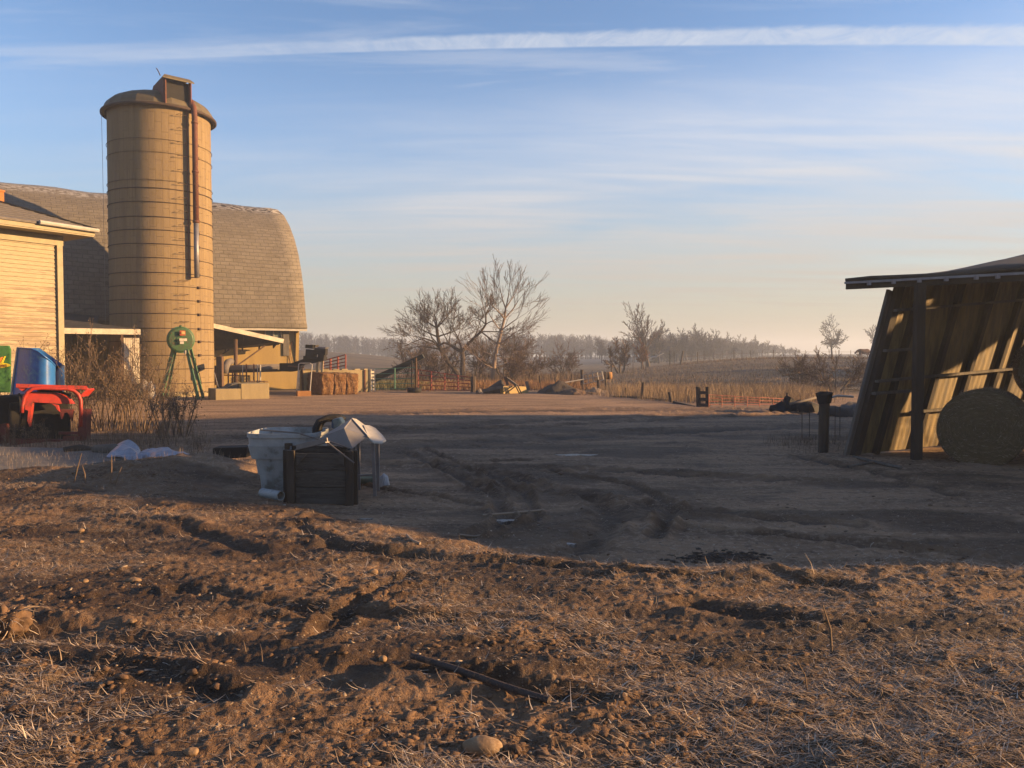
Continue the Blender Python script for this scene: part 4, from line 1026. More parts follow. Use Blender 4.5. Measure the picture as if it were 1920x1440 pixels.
T = Thing('feed_hopper', 'upturned grey sheet metal hopper with a pale tray on thin legs beside the crate', 'hopper', (-1.85,9.5,0))
hA, hB_, hC_, hD = at(603,821,9.3), at(660,784,9.5), at(697,822,9.2), at(661,841,9.0)
T.part('left_face', MB().prism([at(598,822,9.2), at(645,803,9.1), at(661,841,8.95), at(640,838,9.0)], (0,.02,-.005)), M_sheet)
T.part('upper_face', MB().prism([at(603,819,9.6), at(659,785,9.75), at(648,806,9.1), at(645,803,9.1)], (0,.015,.004)), M_sheet)
T.part('front_face', MB().prism([at(645,803,9.1), at(659,785,9.75), at(688,818,9.2), at(661,841,8.95)], (.004,.02,.01)), M_sheet)
T.part('lid_face', MB().prism([at(659,785,9.7), at(668,787,9.95), at(694,806,9.8), at(697,824,9.3), at(689,818,9.15)], (0,.02,.008)), M_white)
tr = MB(); tr.prism([at(681,800,9.75), at(693,801,9.9), at(704,806,9.85), at(718,820,9.6), at(724,829,9.4), at(716,833,9.2), at(700,832,9.15), at(690,824,9.2)], (0,.01,.025)); T.part('tray', tr, M_white, bevel=.008)
for a_, b__, Y_ in ((699,703,9.3),(708,709,9.75),(664,666,9.3),(672,673,9.8)):
    T.part('leg', MB().bar(at(a_,830,Y_), (at(b__,905,Y_).x,Y_,.0), .035, .035), M_galv)
T.part('cross_bar', MB().bar(at(666,892,9.35), at(703,890,9.35), .02, .02), M_galv)
bk = MB(); arc = [at(592,818,10.1), at(592,803,10.15), at(598,791,10.2), at(612,785,10.25), at(628,784,10.3), at(640,790,10.3)]
for o_ in (0,.06,.12): bk.tube([p+Vector((0,o_*1.5,0)) for p in arc], .045, 8)
single('bent_hose', bk, M_black, 'thick black hose bent into a hoop behind the grey hopper', 'hose', smooth=True)
M_teal = pm('dark_blue_plastic', (.03,.06,.10), (.02,.04,.07), 4, .4)
single('plastic_jug', MB().prism([at(621,787,10.0), at(636,783,10.05), at(643,795,10.0), at(634,806,9.9), at(620,803,9.9)], (0,.2,0)), M_teal, 'dark blue plastic jug wedged behind the grey hopper', 'jug', bevel=.02)
pv = MB(); a_ = gp(492,934,.07); b__ = gp(527,940,.07); dv = (b__-a_).normalized()
prr = [(0.045,0),(.052,0),(.052,(b__-a_).length),(.045,(b__-a_).length),(.045,0)]
pv.lathe(None, prr, 20, M=Matrix.Translation(a_+Vector((0,0,.06))) @ dv.to_track_quat('Z','Y').to_matrix().to_4x4())
single('pvc_pipe', pv, M_bin, 'short white plastic pipe poking out of the earth left of the crate', 'pipe', smooth=False)
c = gp(503,918); mm = MB().lathe(c, [(.05,0),(.07,.05),(.06,.12),(.03,.16),(0,.17)], 12); mm.jitter(.02,12)
single('white_jug', mm, M_bin, 'small white jug between the bins and the earth heap', 'jug', smooth=True)
c = gp(686,905); single('shallow_pan', MB().lathe(Vector((c.x,c.y,0)), [(.10,0),(.14,.01),(.17,.08),(.15,.085),(.12,.03),(0,.025)], 20), pm('pale_green_pan',(.22,.27,.21),(.16,.20,.16)), 'pale green pan on the ground under the hopper legs', 'pan', smooth=True)
c = gp(716,912); mm = MB().lathe(Vector((c.x,c.y,0)), [(.07,0),(.10,.04),(.08,.11),(.03,.15),(0,.16)], 12); mm.jitter(.05,9)
single('crumpled_sack', mm, mbag, 'crumpled pale sack on the ground right of the hopper legs', 'sack')

# ------------------------------------------------------------------ debris at the left
slab = MB().prism([gp(0,905)+Vector((-2,0,0)), gp(0,905), gp(150,888), gp(262,872), gp(275,850), gp(0,846), gp(0,846)+Vector((-3,0,0))], (0,0,.0)); 
slab = MB(); sp_ = [gp(-300,915), gp(0,905), gp(150,890), gp(255,872), gp(262,858), gp(0,852), gp(-300,852)]
slab.prism([Vector((p.x,p.y,.03)) for p in sp_], (0,0,.10)); o = single('concrete_pad', slab, pm('old_concrete',(.22,.20,.18),(.15,.135,.12),3,.9,bmp=.01), None, None, kind='structure')
M_plas = pm('dirty_plastic_sheet', (.42,.45,.55), (.28,.30,.38), 5, .4, bmp=.002)
def sheet(pts, lift, sd, name, label, mat=M_plas, cat='plastic sheet', th=.02):
    m = MB(); n = 12; P0 = [gp(*q_) for q_ in pts]
    for i in range(n+1):
        for j in range(n+1):
            a = P0[0].lerp(P0[1], i/n); b = P0[3].lerp(P0[2], i/n); p = a.lerp(b, j/n)
            z = gz(p.x, p.y)+.03+lift*(math.sin(math.pi*i/n)**.6)*(math.sin(math.pi*j/n)**.6)+lift*.6*mnoise.noise(Vector((p.x*5+sd, p.y*6, 0)))
            m.v.append((p.x, p.y, z))
    for i in range(n):
        for j in range(n): m.f.append((i*(n+1)+j, (i+1)*(n+1)+j, (i+1)*(n+1)+j+1, i*(n+1)+j+1))
    o = single(name, m, mat, label, cat); s_ = o.modifiers.new('t', 'SOLIDIFY'); s_.thickness = th; return o
sheet([(200,876),(268,876),(262,852),(212,850)], .16, 1, 'plastic_sheet', 'crumpled bluish white plastic sheet on the debris at left')
sheet([(255,870),(372,888),(378,872),(262,858)], .12, 4, 'plastic_sheet', 'long grey strip of plastic trailing right from the bluish sheet')
for i, (a_, b__, r_, lb) in enumerate((((120,862),(180,858),.06,'short dark log lying on the concrete pad near the red frame'),((180,862),(250,868),.08,'thick dark log between the concrete pad and the plastic sheet'),((250,893),(360,880),.04,'long thin log half sunk in the earth heap'))):
    A_, B_ = gp(*a_), gp(*b__); m = MB(); m.tube([A_+Vector((0,0,r_+.08)), A_.lerp(B_,.5)+Vector((0,0,r_+.11)), B_+Vector((0,0,r_+.06))], [r_,r_*1.05,r_*.85], 12); m.jitter(.015, 8)
    single('log', m, M_dkwood if i != 1 else M_greywood, lb, 'log', smooth=True)
m = MB().prism([at(398,840,11.6), at(463,838,11.6), at(462,858,11.6), at(400,862,11.6)], (0,.3,0)); single('steel_trough', m, M_black, 'dark steel trough end sunk behind the earth heap left of the bins', 'trough', bevel=.01)
# ------------------------------------------------------------------ foreground: pipe, stones, root clump, stubs
def onground(px, py, dz=0):
    z = 0.1
    for _ in range(6): p = gp(px, py, z); z = gz(p.x, p.y)
    return Vector((p.x, p.y, z+dz))
M_pipe = pm('dark_pipe_iron', (.11,.085,.075), (.055,.042,.038), 14, .8, .1, c3=(.22,.13,.08), spots=.62)
pa_, pb_ = onground(772,1243,.035), onground(1030,1322,.02); pm_ = pa_.lerp(pb_, .5); pm_.z = max(gz(pm_.x, pm_.y)+.015, (pa_.z+pb_.z)/2)
pp = MB(); pp.tube([pa_, pa_.lerp(pb_,.35)+Vector((0,.004,.003)), pa_.lerp(pb_,.7)-Vector((0,.006,0)), pb_], .0155, 14); single('iron_pipe', pp, M_pipe, 'dark iron pipe lying across the ruts in the foreground', 'pipe', smooth=False)
M_st = pm('tan_stone', (.36,.235,.13), (.27,.17,.095), 7, .85, c3=(.44,.31,.19))
def stone(px, py, r, sx_, lab):
    p = onground(px, py); m = MB()
    import bmesh
    bm = bmesh.new(); bmesh.ops.create_icosphere(bm, subdivisions=3, radius=r)
    for v in bm.verts:
        v.co = Vector((v.co.x*sx_, v.co.y, v.co.z*.72)); v.co += v.co.normalized()*r*.22*mnoise.noise(v.co/r*1.3+Vector((px,py,0)))
    m.v = [tuple(v.co+p+Vector((0,0,r*.30))) for v in bm.verts]; m.f = [tuple(v.index for v in f.verts) for f in bm.faces]; bm.free()
    single('stone', m, M_st, lab, 'stone', group='stones in the foreground dirt', smooth=True)
for a in ((905,1408,.050,1.5,'largest tan stone, oval, near the bottom edge below the iron pipe'),(718,1238,.020,1.0,'orange tan stone just left of the iron pipe end'),
          (250,1091,.030,1.8,'flat oval tan stone on the left of the bank'),(152,990,.026,1.0,'upper of two small orange stones at far left'),(152,1018,.022,1.0,'lower of two small orange stones at far left'),
          (741,1182,.022,1.1,'round stone among clods above the iron pipe'),(360,1412,.020,1.3,'small bright stone near the bottom left'),(700,1075,.03,1.2,'pale stone at the upper edge of the ruts'),(158,1092,.022,1.2,'grey stone left of the flat oval stone'),(247,1166,.018,1.6,'small pale stone left of the dark rut')): stone(*a)
# root clump
rc = onground(22,1190); m = MB(); rnd = random.Random(4)
import bmesh as _bm
bm = _bm.new(); _bm.ops.create_icosphere(bm, subdivisions=4, radius=.095)
for v in bm.verts: v.co = Vector((v.co.x*1.15, v.co.y*.9, v.co.z*1.0))+v.co.normalized()*(.045*mnoise.noise(v.co*22)+.03*mnoise.noise(v.co*60))
m.v = [tuple(v.co+rc+Vector((-.02,0,.05))) for v in bm.verts]; m.f = [tuple(v.index for v in f.verts) for f in bm.faces]; bm.free()
T = Thing('root_clump', 'upturned clump of earth and roots at the left edge of the foreground', 'root clump', rc)
T.part('soil', m, M_clod, smooth=True); m = MB()
for i in range(60):
    t = rnd.uniform(0,6.28); e = rnd.uniform(-.2,1.2); d = Vector((math.cos(t)*math.cos(e), math.sin(t)*math.cos(e), math.sin(e))); p = rc+Vector((-.02,0,.05))+d*.08
    L_ = rnd.uniform(.04,.22); pts_ = [p]; dd = d.copy()
    for k in range(4): dd = (dd+Vector((rnd.uniform(-.5,.5),rnd.uniform(-.5,.5),-.35))).normalized(); pts_.append(pts_[-1]+dd*L_/4)
    m.tube(pts_, [.003,.0025,.002,.0015,.001], 4, cap=False)
T.part('roots', m, M_straw)
for i, (px_, py_, h_, ln_, lb) in enumerate(((138,905,.34,.10,'tall leaning dry stub on the left bank'),(160,910,.20,-.03,'short leaning stub beside the leaning stub'),(207,905,.33,.02,'straight pale dry stub left of the plastic sheet'),(214,905,.22,.09,'thin side stub beside the straight pale one'),(1040,1145,.13,.02,'upright dry stalk in the middle of the bank'),(826,1133,.13,.01,'thin pale stalk left of the upright stalk'),(1405,1092,.12,.0,'short orange stalk at the edge of the shade'),(1560,1222,.24,-.05,'crooked pale stalk on the straw at right'),(1515,1300,.16,-.06,'bent pale stalk low on the right'))):
    p = onground(px_, py_); m = MB(); k_ = .004 if h_ < .2 else .008
    m.tube([p-Vector((0,0,.02)), p+Vector((ln_*.4+.01,0,h_*.5)), p+Vector((ln_,0,h_))], [k_, k_*.8, k_*.4], 6)
    single('dry_stalk', m, M_weed, lb, 'stalk')
for i, (pts_, r_, lb) in enumerate((([(862,1005),(890,1000),(912,990)],.010,'curved pale stick inside the tyre track loop'),([(763,1008),(775,1017),(788,1023)],.012,'short white stick at the bank edge'),([(905,968),(960,964),(1022,958)],.012,'long frosty stick beside the ice patch'),([(1608,862),(1650,872),(1690,880)],.025,'pale board end lying at the foot of the pole shed'),([(1590,880),(1640,868),(1600,858)],.02,'short broken lath at the shed corner'))):
    m = MB(); m.tube([onground(a_,b_,r_) for a_,b_ in pts_], r_, 6); single('stick', m, M_straw if i < 3 else M_greywood, lb, 'stick')
M_ice = pm('frost_ice', (.36,.36,.38), (.20,.19,.19), 9, .4, c3=(.13,.10,.08), spots=.52)
for i, (px_, py_, w_, lb) in enumerate(((1082,853,.34,'bright patch of ice in the shaded yard'),(1000,985,.06,'small pale ice patch inside the tyre track loop'),(940,973,.14,'streak of frost beside the tyre track'),(1060,1018,.09,'frost streak near the bank edge'),(684,976,.07,'scrap of ice right of the crate'))):
    p = gp(px_, py_); m = MB(); n = 22; ring = []
    for k in range(n):
        t = 6.283*k/n; rr_ = 1+.9*mnoise.noise(Vector((math.cos(t)*2, math.sin(t)*2, i*3.3))); ring.append(Vector((p.x+w_*rr_*math.cos(t), p.y+w_*.35*rr_*math.sin(t), 0)))
    zz_ = sum(gz(r_.x, r_.y) for r_ in ring)/n+.006
    m.prism([Vector((r_.x, r_.y, zz_)) for r_ in ring], (0,0,-.05)); single('ice_patch', m, M_ice, lb, 'ice')
# mud lump in shade
p = onground(1350,1045); clods('mud_lump', p.x+rng.normal(0,.17,420), p.y+rng.normal(0,.085,420), rng.uniform(.006,.028,420), pm('wet_mud',(.05,.035,.025),(.03,.022,.016),8,.8), 'dark heap of churned mud in the shaded yard', 'mud')
# ------------------------------------------------------------------ gates and fences
M_gred = pm('gate_red_paint', (.42,.10,.07), (.30,.07,.055), 6, .6)
M_gor = pm('gate_orange_red', (.55,.16,.09), (.42,.12,.07), 6, .6)
M_gg = pm('gate_green_paint', (.12,.30,.20), (.09,.22,.15), 6, .6)
M_post = pm('fence_post_wood', (.12,.09,.07), (.07,.055,.045), 6, .9, stretch=(2,2,.5))
def tube_gate(name, label, c4, nr, nv, mat, cat='gate', rad=.022, vr=None, group=None):
    # c4: top-left, top-right, bottom-right, bottom-left
    tl, tr, br, bl = c4
    T = Thing(name, label, cat, ((tl.x+tr.x)/2, (tl.y+tr.y)/2, 0), group)
    fr_ = MB().tube([bl, tl], rad*1.3, 6).tube([br, tr], rad*1.3, 6); T.part('frame', fr_, mat)
    for k in range(nr):
        t = k/(nr-1); T.part('rail', MB().tube([tl.lerp(bl, t), tr.lerp(br, t)], rad, 6), mat)
    for k in range(1, nv+1):
        t = k/(nv+1); T.part('upright', MB().tube([tl.lerp(tr, t)+Vector((0,-.03,0)), bl.lerp(br, t)+Vector((0,-.03,0))], rad*(vr or 1.2), 6), mat)
    return T
tube_gate('cattle_gate', 'green tubular cattle gate left of the tall pale post', [at(702,692,37.3), at(779,689,37.3), at(779,729,37.3), at(702,729,37.3)], 5, 1, M_gg, rad=.020, vr=2)
tube_gate('cattle_gate', 'long red tubular gate sagging towards the right, right of the tall pale post', [at(784,693,37.0), at(884,708,36.6), at(884,732,36.6), at(784,731,37.0)], 5, 3, M_gred, rad=.024, vr=1.6)
tube_gate('cattle_gate', 'tilted dark red corral panel standing above the hay bales', [at(606,676,39.0), at(648,665,38.6), at(648,692,38.6), at(606,697,39.0)], 5, 2, M_gred, rad=.028, vr=2)
tube_gate('cattle_gate', 'thin orange red gate in the tall grass right of the rail frame', [at(1329,740,25.6), at(1424,746,26.2), at(1424,763,26.2), at(1329,765,25.6)], 5, 3, M_gor, rad=.011)
tube_gate('cattle_gate', 'faint orange red gate panel right of the thin one, ending at a wooden post', [at(1424,745,26.3), at(1474,748,27), at(1474,762,27), at(1424,764,26.3)], 4, 1, M_gor, rad=.010)
tube_gate('cattle_gate', 'white ladder-like gate tipped up between posts by the soil piles', [at(1093,703,40), at(1128,696,40), at(1132,712,40), at(1094,720,40)], 3, 3, M_white, rad=.022)
single('white_rail', MB().tube([at(1060,717,39.5), at(1095,711,39.8)], .03, 6), M_white, 'thin white rail running left from the ladder-like gate', 'rail')
T = Thing('small_barrel', 'bright orange barrel end showing right of the white gate', 'barrel', at(1140,703,40.3))
m = MB(); c_ = at(1140,704,40.3); m.lathe(None, [(0,-.18),(.17,-.18),(.19,-.05),(.19,.05),(.17,.2),(0,.2)], 16, M=Matrix.Translation(c_) @ Matrix.Rotation(math.pi/2, 4, 'Y')); T.part('drum', m, pm('barrel_orange',(.55,.30,.10),(.42,.22,.08)), smooth=True)
T.part('dark_band', MB().lathe(None, [(.191,-.02),(.196,0),(.191,.02)], 16, M=Matrix.Translation(c_) @ Matrix.Rotation(math.pi/2, 4, 'Y')), M_black)
def post(px, pyt, pyb, Y, w, lab, grp=None, lean=0, mat=None, name='fence_post'):
    t_, b_ = at(px+lean, pyt, Y), at(px, pyb, Y); b_.z -= .12
    m = MB(); m.tube([b_, b_.lerp(t_,.5)+Vector((.01,0,0)), t_], [w/2*1.05, w/2, w/2*.92], 8); return single(name, m, mat or M_post, lab, 'post', group=grp)
G = 'wooden posts along the yard fence'
post(780,671,734,37.1,.10,'tall pale post between the green and the red gate', G, mat=M_brwood)
post(887,706,738,36.5,.24,'thick dark post at the right end of the long red gate', G)
post(1012,704,735,41,.10,'thin post behind the yellow box', G)
post(1041,708,722,41,.08,'short post left of the dark soil pile', G)
post(1068,700,722,41.5,.08,'leaning post above the dark soil pile', G, 5)
post(1091,693,725,40.2,.16,'dark post at the left end of the white gate', G)
post(1122,712,732,38,.16,'short thick post under the white gate', G)
post(1136,697,738,38.2,.09,'slim post right of the white gate', G, -1)
post(1173,727,745,33,.07,'small post in the tall grass', G)
post(1203,717,748,31,.14,'dark post leaning right in the tall grass', G, 3)
post(1260,735,757,28.5,.12,'short post leaning left beside the fallen rail', G, -5)
post(1476,736,762,27.2,.09,'wooden post at the end of the thin orange red gate', G)
post(1306,724,766,26.0,.01,'spare', G) if False else None
T = Thing('rail_frame', 'two dark posts joined by three short rails like a stile', 'fence', at(1317,764,26.0))
for px_ in (1309,1326): T.part('post', MB().tube([at(px_+1,768,26), at(px_+(0 if px_ < 1315 else 1),725,26)], .075, 8), M_post)
for py_ in (736,748.5,759): T.part('rail', MB().bar(at(1309,py_,25.95), at(1327,py_+.5,25.95), .07, .10), M_post)
single('fallen_rail', MB().bar(at(1264,755,28), at(1306,765,26.2), .12), M_post, 'dark rail lying down to the foot of the rail frame', 'rail')
single('fallen_rail', MB().bar(at(1150,746,32.5), at(1215,748,31), .22, .18).bar(at(1215,748,31), at(1252,752,29.5), .16, .14), M_post, 'long dark log along the grass edge left of the fallen rail', 'rail')
T = Thing('gate_post', 'big dark gate post with a ragged cap standing left of the pole shed', 'post', at(1545,848,13.7))
T.part('timber', MB().tube([(at(1543,848,13.7).x,13.7,-.1), at(1545,790,13.7), at(1546,740,13.7)], [.085,.088,.088], 10), M_dkwood)
m = MB().tube([at(1546,757,13.7), at(1546,738,13.7), at(1545,733,13.7)], [.10,.125,.06], 10); m.jitter(.04,9); T.part('cap', m, M_black)
for i, (px_, s) in enumerate(((1504,1),(1518,1),(1566,1),(1575,1))):
    single('wire_post', MB().tube([(at(px_,800,16).x,16,0), at(px_,762,16)], .008, 5), M_hoop, ('thin wire fence stake, %s of the ragged-capped post' % ('far left','near left','just right','farther right')[i]), 'stake', group='thin stakes by the shed')
# fence line on the ridge
rid = [(1147,714,732,60,.10),(1187,668,697,70,.06),(1211,667,690,76,.07),(1256,658,680,84,.10),(1264,660,678,84,.07),(1308,660,675,88,.12),(1339,656,672,90,.05),(1354,658,671,92,.05),(1376,656,671,92,.08),(1391,657,670,92,.05),(1407,657,670,92,.05),(1430,658,670,92,.05),(1450,656,670,92,.08),(1472,658,670,94,.05),(1491,656,669,94,.07),(1534,656,668,96,.11),(1573,656,668,96,.10),(1320,658,673,89,.05),(1510,659,669,95,.05),(1595,658,668,96,.05)]
def place(o): return o
for i, (px_, a_, b__, Y_, w_) in enumerate(rid):
    base = at(px_, 668, Y_); zb_ = gz(base.x, Y_); zt_ = max(at(px_, a_, Y_).z, zb_+1.05)
    m = MB().tube([(base.x, Y_, zb_-.2), (base.x+(.25 if px_ == 1274 else 0), Y_, zt_)], w_*.5, 6)
    single('ridge_post', m, M_post, 'fence post in the line along the ridge of the right pasture', 'post', group='fence posts along the ridge')
px_ = 1275; base = at(px_,668,84); zb_ = gz(base.x,84); single('ridge_post', MB().tube([(base.x,84,zb_-.2),(base.x+.35,84,zb_+1.5)], .11, 6), M_post, 'stout leaning corner post where the ridge fence turns', 'post')
for zf_ in (.35,.65):
    m = MB(); prev = None
    for px_, Y_ in ((1275,84),(1376,92),(1491,94),(1600,96),(1680,98)):
        b_ = at(px_,668,Y_); p_ = Vector((b_.x,Y_,gz(b_.x,Y_)+zf_*1.3))
        if prev is not None: m.tube([prev,p_], .012, 4)
        prev = p_
    single('fence_wire', m, M_hoop, '%s wire of the ridge fence' % ('lower' if zf_ < .5 else 'upper'), 'wire')
m = MB().tube([at(1219,671,78), at(1232,668,78), at(1245,662,78)], [.10,.08,.05], 6); single('fallen_branch', m, M_white, 'pale fallen branch lit up at the left end of the ridge', 'branch')

# ------------------------------------------------------------------ piles and junk at the yard edge
def pile(px0, px1, pyt, pyb, Y, dep, mat, name, label, peak=.45, seed=0, p2=1.25):
    xL, xR = at(px0,pyb,Y).x, at(px1,pyb,Y).x; h = at(px0,pyt,Y).z; m = MB(); n, k = 40, 20
    for i in range(n+1):
        for j in range(k+1):
            u_, v_ = i/n, j/k; x_ = xL+(xR-xL)*u_; y_ = Y-dep/2+dep*v_
            du = (peak-u_)/peak if u_ < peak else (u_-peak)/(1-peak)
            f_ = max(0, 1-math.hypot(du, abs(2*v_-1))**1.0)**(1/p2)
            z_ = h*f_+.10*mnoise.noise(Vector((x_*2,y_*2,seed)))*min(1,f_*4)+.05*mnoise.noise(Vector((x_*7,y_*7,seed)))*min(1,f_*5)
            m.v.append((x_, y_, gz(x_,y_)-.03+z_))
    for i in range(n):
        for j in range(k): m.f.append((i*(k+1)+j, (i+1)*(k+1)+j, (i+1)*(k+1)+j+1, i*(k+1)+j+1))
    return single(name, m, mat, label, 'pile', smooth=True)
M_dpile = pm('dark_soil_pile', (.085,.065,.05), (.045,.034,.027), 3, .95, bmp=.05)
M_bpile = pm('brown_soil_pile', (.22,.135,.08), (.14,.085,.05), 3, .95, bmp=.05)
M_tpile = pm('tan_sand_pile', (.42,.30,.19), (.32,.23,.15), 3, .95, bmp=.04)
pile(1006,1090,713,747,36,2.8,M_dpile,'soil_pile','tall dark soil pile in the middle of the yard edge',.5,1)
pile(1045,1128,727,750,34.8,2.2,M_bpile,'soil_pile','lower brown soil pile overlapping the dark one',.35,2)
pile(1098,1168,727,752,36.2,2.0,M_tpile,'soil_pile','pale tan sand pile at the right of the soil piles',.25,3)
M_yb = pm('yellow_steel', (.62,.44,.17), (.50,.35,.14), 4, .6)
PH_ = at(944,735,35.0)
T = Thing('yellow_hopper', 'dull yellow steel box with black rods leaning on it at the yard edge', 'hopper', at(965,742,35.3))
T.part('box', MB().prism([ap(944,724,PH_), ap(991,725,PH_), ap(991,743,PH_), ap(978,744,PH_), ap(944,738,PH_)], NBK*.8), M_yb)
for a_, b__ in (((970,722),(981,744)),((966,722),(977,744)),((968,723),(948,738)),((960,724),(944,734))): T.part('rod', MB().tube([ap(*a_,PH_,-.25), ap(*b__,PH_,-.3)], .028, 6), M_black)
T.part('arm', MB().bar(at(950,709,35.4), at(969,723,35.2), .10), M_greywood)
T.part('handle', MB().bar(ap(987,715,PH_), ap(991,731,PH_), .14, .10), M_greywood)
T = Thing('tarp_heap', 'dark tarp heaped over machinery left of the yellow steel box', 'tarp', at(925,738,35.6))
m = MB(); n = 16; x0_, x1_ = at(903,738,35.6).x, at(948,738,35.6).x
for i in range(n+1):
    for j in range(n+1):
        u_, v_ = i/n, j/n; hh2 = at(903,738-31*(u_**.8 if u_ < .85 else (1-(u_-.85)*4)*.87),35.6).z*(math.sin(math.pi*min(1,max(0,v_)))**.4)
        m.v.append((x0_+(x1_-x0_)*u_, 35.2+1.2*v_, max(0,hh2)+.04*mnoise.noise(Vector((u_*5,v_*5,2)))))
for i in range(n):
    for j in range(n): m.f.append((i*(n+1)+j, (i+1)*(n+1)+j, (i+1)*(n+1)+j+1, i*(n+1)+j+1))
T.part('cover', m, M_dkwood, smooth=True)
T.part('beam', MB().bar(at(904,733,35.1), at(946,724,35.1), .14), M_greywood); T.part('beam', MB().bar(at(947,706,35.2), at(952,722,35.2), .12), M_brwood)
m = MB().tube([at(900,739,35), at(896,731,35)], .14, 10); single('metal_can', m, M_dull, 'grey metal can between the dark post and the tarp heap', 'can')
def tyre(px, py, Y, r, lab):
    m = MB(); c_ = at(px,py,Y); m.lathe(Vector((c_.x,Y,0)), [(r*.6,.0),(r*.9,.0),(r,.06),(r,.16),(r*.9,.22),(r*.6,.22),(r*.55,.11),(r*.6,0)], 24); return single('old_tyre', m, M_black, lab, 'tyre', smooth=True)
tyre(777,733,36.2,.33,'black tyre lying at the foot of the tall pale post')
T = Thing('grain_elevator', 'dark tilted grain elevator chute propped behind the green gate', 'elevator', at(760,735,39))
T.part('chute', MB().prism([at(700,705,40), at(704,716,40), at(740,700,39.5), at(795,671,39), at(791,664,39), at(738,688,39.5)], (0,.5,0)), pm('elevator_dark_green',(.06,.07,.06),(.035,.04,.035),4,.8))
T.part('leg', MB().bar(at(772,676,39), at(772,732,39), .07), M_post); T.part('leg', MB().bar(at(770,680,39.3), at(757,728,39.3), .04), M_post)
# right side junk behind the big post
m = MB()
mm = MB().tube([at(1482,757,22.5), at(1505,752,22.8), at(1532,745,23)], .035, 8); single('white_pipe', mm, M_dull, 'pale pipe slanting up out of the junk behind the ragged-capped post', 'pipe', smooth=True)
def lump(px, py, Y, rx, rz_, mat, name, lab, cat, sd=0, jit=.12):
    c_ = at(px,py,Y); m = MB(); m.lathe(Vector((c_.x,Y,0)), [(rx*1.0,0),(rx*.98,rz_*.35),(rx*.8,rz_*.7),(rx*.45,rz_*.95),(0,rz_)], 18); m.jitter(jit, 3.1+sd); return single(name, m, mat, lab, cat, smooth=True)
lump(1568,757,22,.50,.26,M_dkwood,'hay_mound','dark round mound between the big post and the pole shed','mound',1)
lump(1602,757,22.6,.45,.30,M_greywood,'hay_mound','grey mound half hidden by the leaning shed wall','mound',2)
single('white_pipe', MB().tube([at(1551,747,21.6), at(1570,742,21.6), at(1600,744,21.6)], .03, 8), M_white, 'white pipe over the dark mound beside the shed', 'pipe', smooth=True)
for i, (px_, r_, z_, lb) in enumerate(((1462,.30,.22,'low black brush heap at the right end of the gate'),(1481,.22,.42,'small upright black clump beside the low brush heap'),(1508,.45,.30,'wider black brush heap left of the slanting pale pipe'))):
    lump(px_,757,23.6,r_,z_,M_black,'brush_heap',lb,'brush heap',i+3,.16)

# ------------------------------------------------------------------ brown cow on the ridge
def cow():
    Y = 89; b_ = at(1616,668,Y); m = MB()
    m.tube([(.86,0,1.13),(.80,0,1.10),(.55,0,1.05),(.1,0,.97),(-.35,0,.99),(-.68,0,1.08),(-.95,0,1.10),(-1.12,0,1.02),(-1.30,0,.86),(-1.46,0,.72),(-1.52,0,.67)], [.05,.22,.33,.38,.37,.30,.20,.15,.13,.10,.05], 16)
    for sy in (-1,1):
        m.tube([(.66,sy*.16,1.1),(.62,sy*.18,.82),(.56,sy*.18,.62),(.72,sy*.18,.44),(.69,sy*.18,.08),(.66,sy*.18,0)], [.20,.17,.10,.065,.05,.07], 10)
        m.tube([(-.62,sy*.15,1.0),(-.62,sy*.17,.70),(-.62,sy*.17,.42),(-.61,sy*.17,.08),(-.64,sy*.17,0)], [.17,.12,.07,.05,.07], 10)
        m.tube([(-1.10,sy*.10,1.12),(-1.08,sy*.22,1.14)], [.05,.03], 6)
    m.tube([(.86,0,1.16),(.94,0,1.0),(.95,0,.6),(.94,0,.4)], [.05,.03,.025,.05], 6)
    o = single('cow', m, pm('cow_brown_hide', (.13,.05,.03), (.08,.03,.02), 4, .8), 'reddish brown cow standing on the ridge just left of the leaning shed', 'cow', smooth=True)
    r_ = o.modifiers.new('fuse', 'REMESH'); r_.mode = 'VOXEL'; r_.voxel_size = .035; r_.use_smooth_shade = True
    o.location = (at(1620,668,Y).x, Y, gz(b_.x, Y)+.06); o.rotation_euler = (0,0,R(12)); o.scale = (.78,.78,.78)
cow()

# ------------------------------------------------------------------ bare trees
def rv(rnd, a=1): return Vector((rnd.gauss(0,a), rnd.gauss(0,a), rnd.gauss(0,a)))
def grow(tr, cr, p, d, L, r, lev, P, rnd):
    n = P['seg'][min(lev, len(P['seg'])-1)]; pts = [p.copy()]; rad = [r]; d = d.normalized()
    r_end = r*P['taper']
    for i in range(n):
        d = (d+rv(rnd, P['wig'])+Vector((0,0,P['up']*(1 if lev else .2)))).normalized()
        pts.append(pts[-1]+d*(L/n)); rad.append(r+(r_end-r)*(i+1)/n)
    mb = tr if lev < P['trunk_lev'] else cr
    mb.tube(pts, [max(q, P['rmin']) for q in rad], 7 if lev == 0 else (5 if lev < 2 else 3), cap=False)
    if lev >= P['lev']: return
    nb = P['nb'][min(lev, len(P['nb'])-1)]
    for k in range(nb):
        last = k < 2
        t = 1.0 if last else rnd.uniform(P['lo'] if lev else P['lo0'], .97)
        i = min(int(t*n), n-1); f = t*n-i; q = pts[i].lerp(pts[i+1], f); dd = (pts[i+1]-pts[i]).normalized()
        ax = dd.cross(rv(rnd)).normalized(); an = rnd.uniform(*P['ang'])*(.7 if last else 1.15)
        nd_ = Matrix.Rotation(an, 3, ax) @ dd
        s = rnd.uniform(.62,.9)*(1 if last else (1.05-.45*t))
        grow(tr, cr, q, nd_, L*P['lr']*s/.76, max((rad[i]*(1-f)+rad[i+1]*f)*P['rr']*(1 if last else .72), P['rmin']), lev+1, P, rnd)
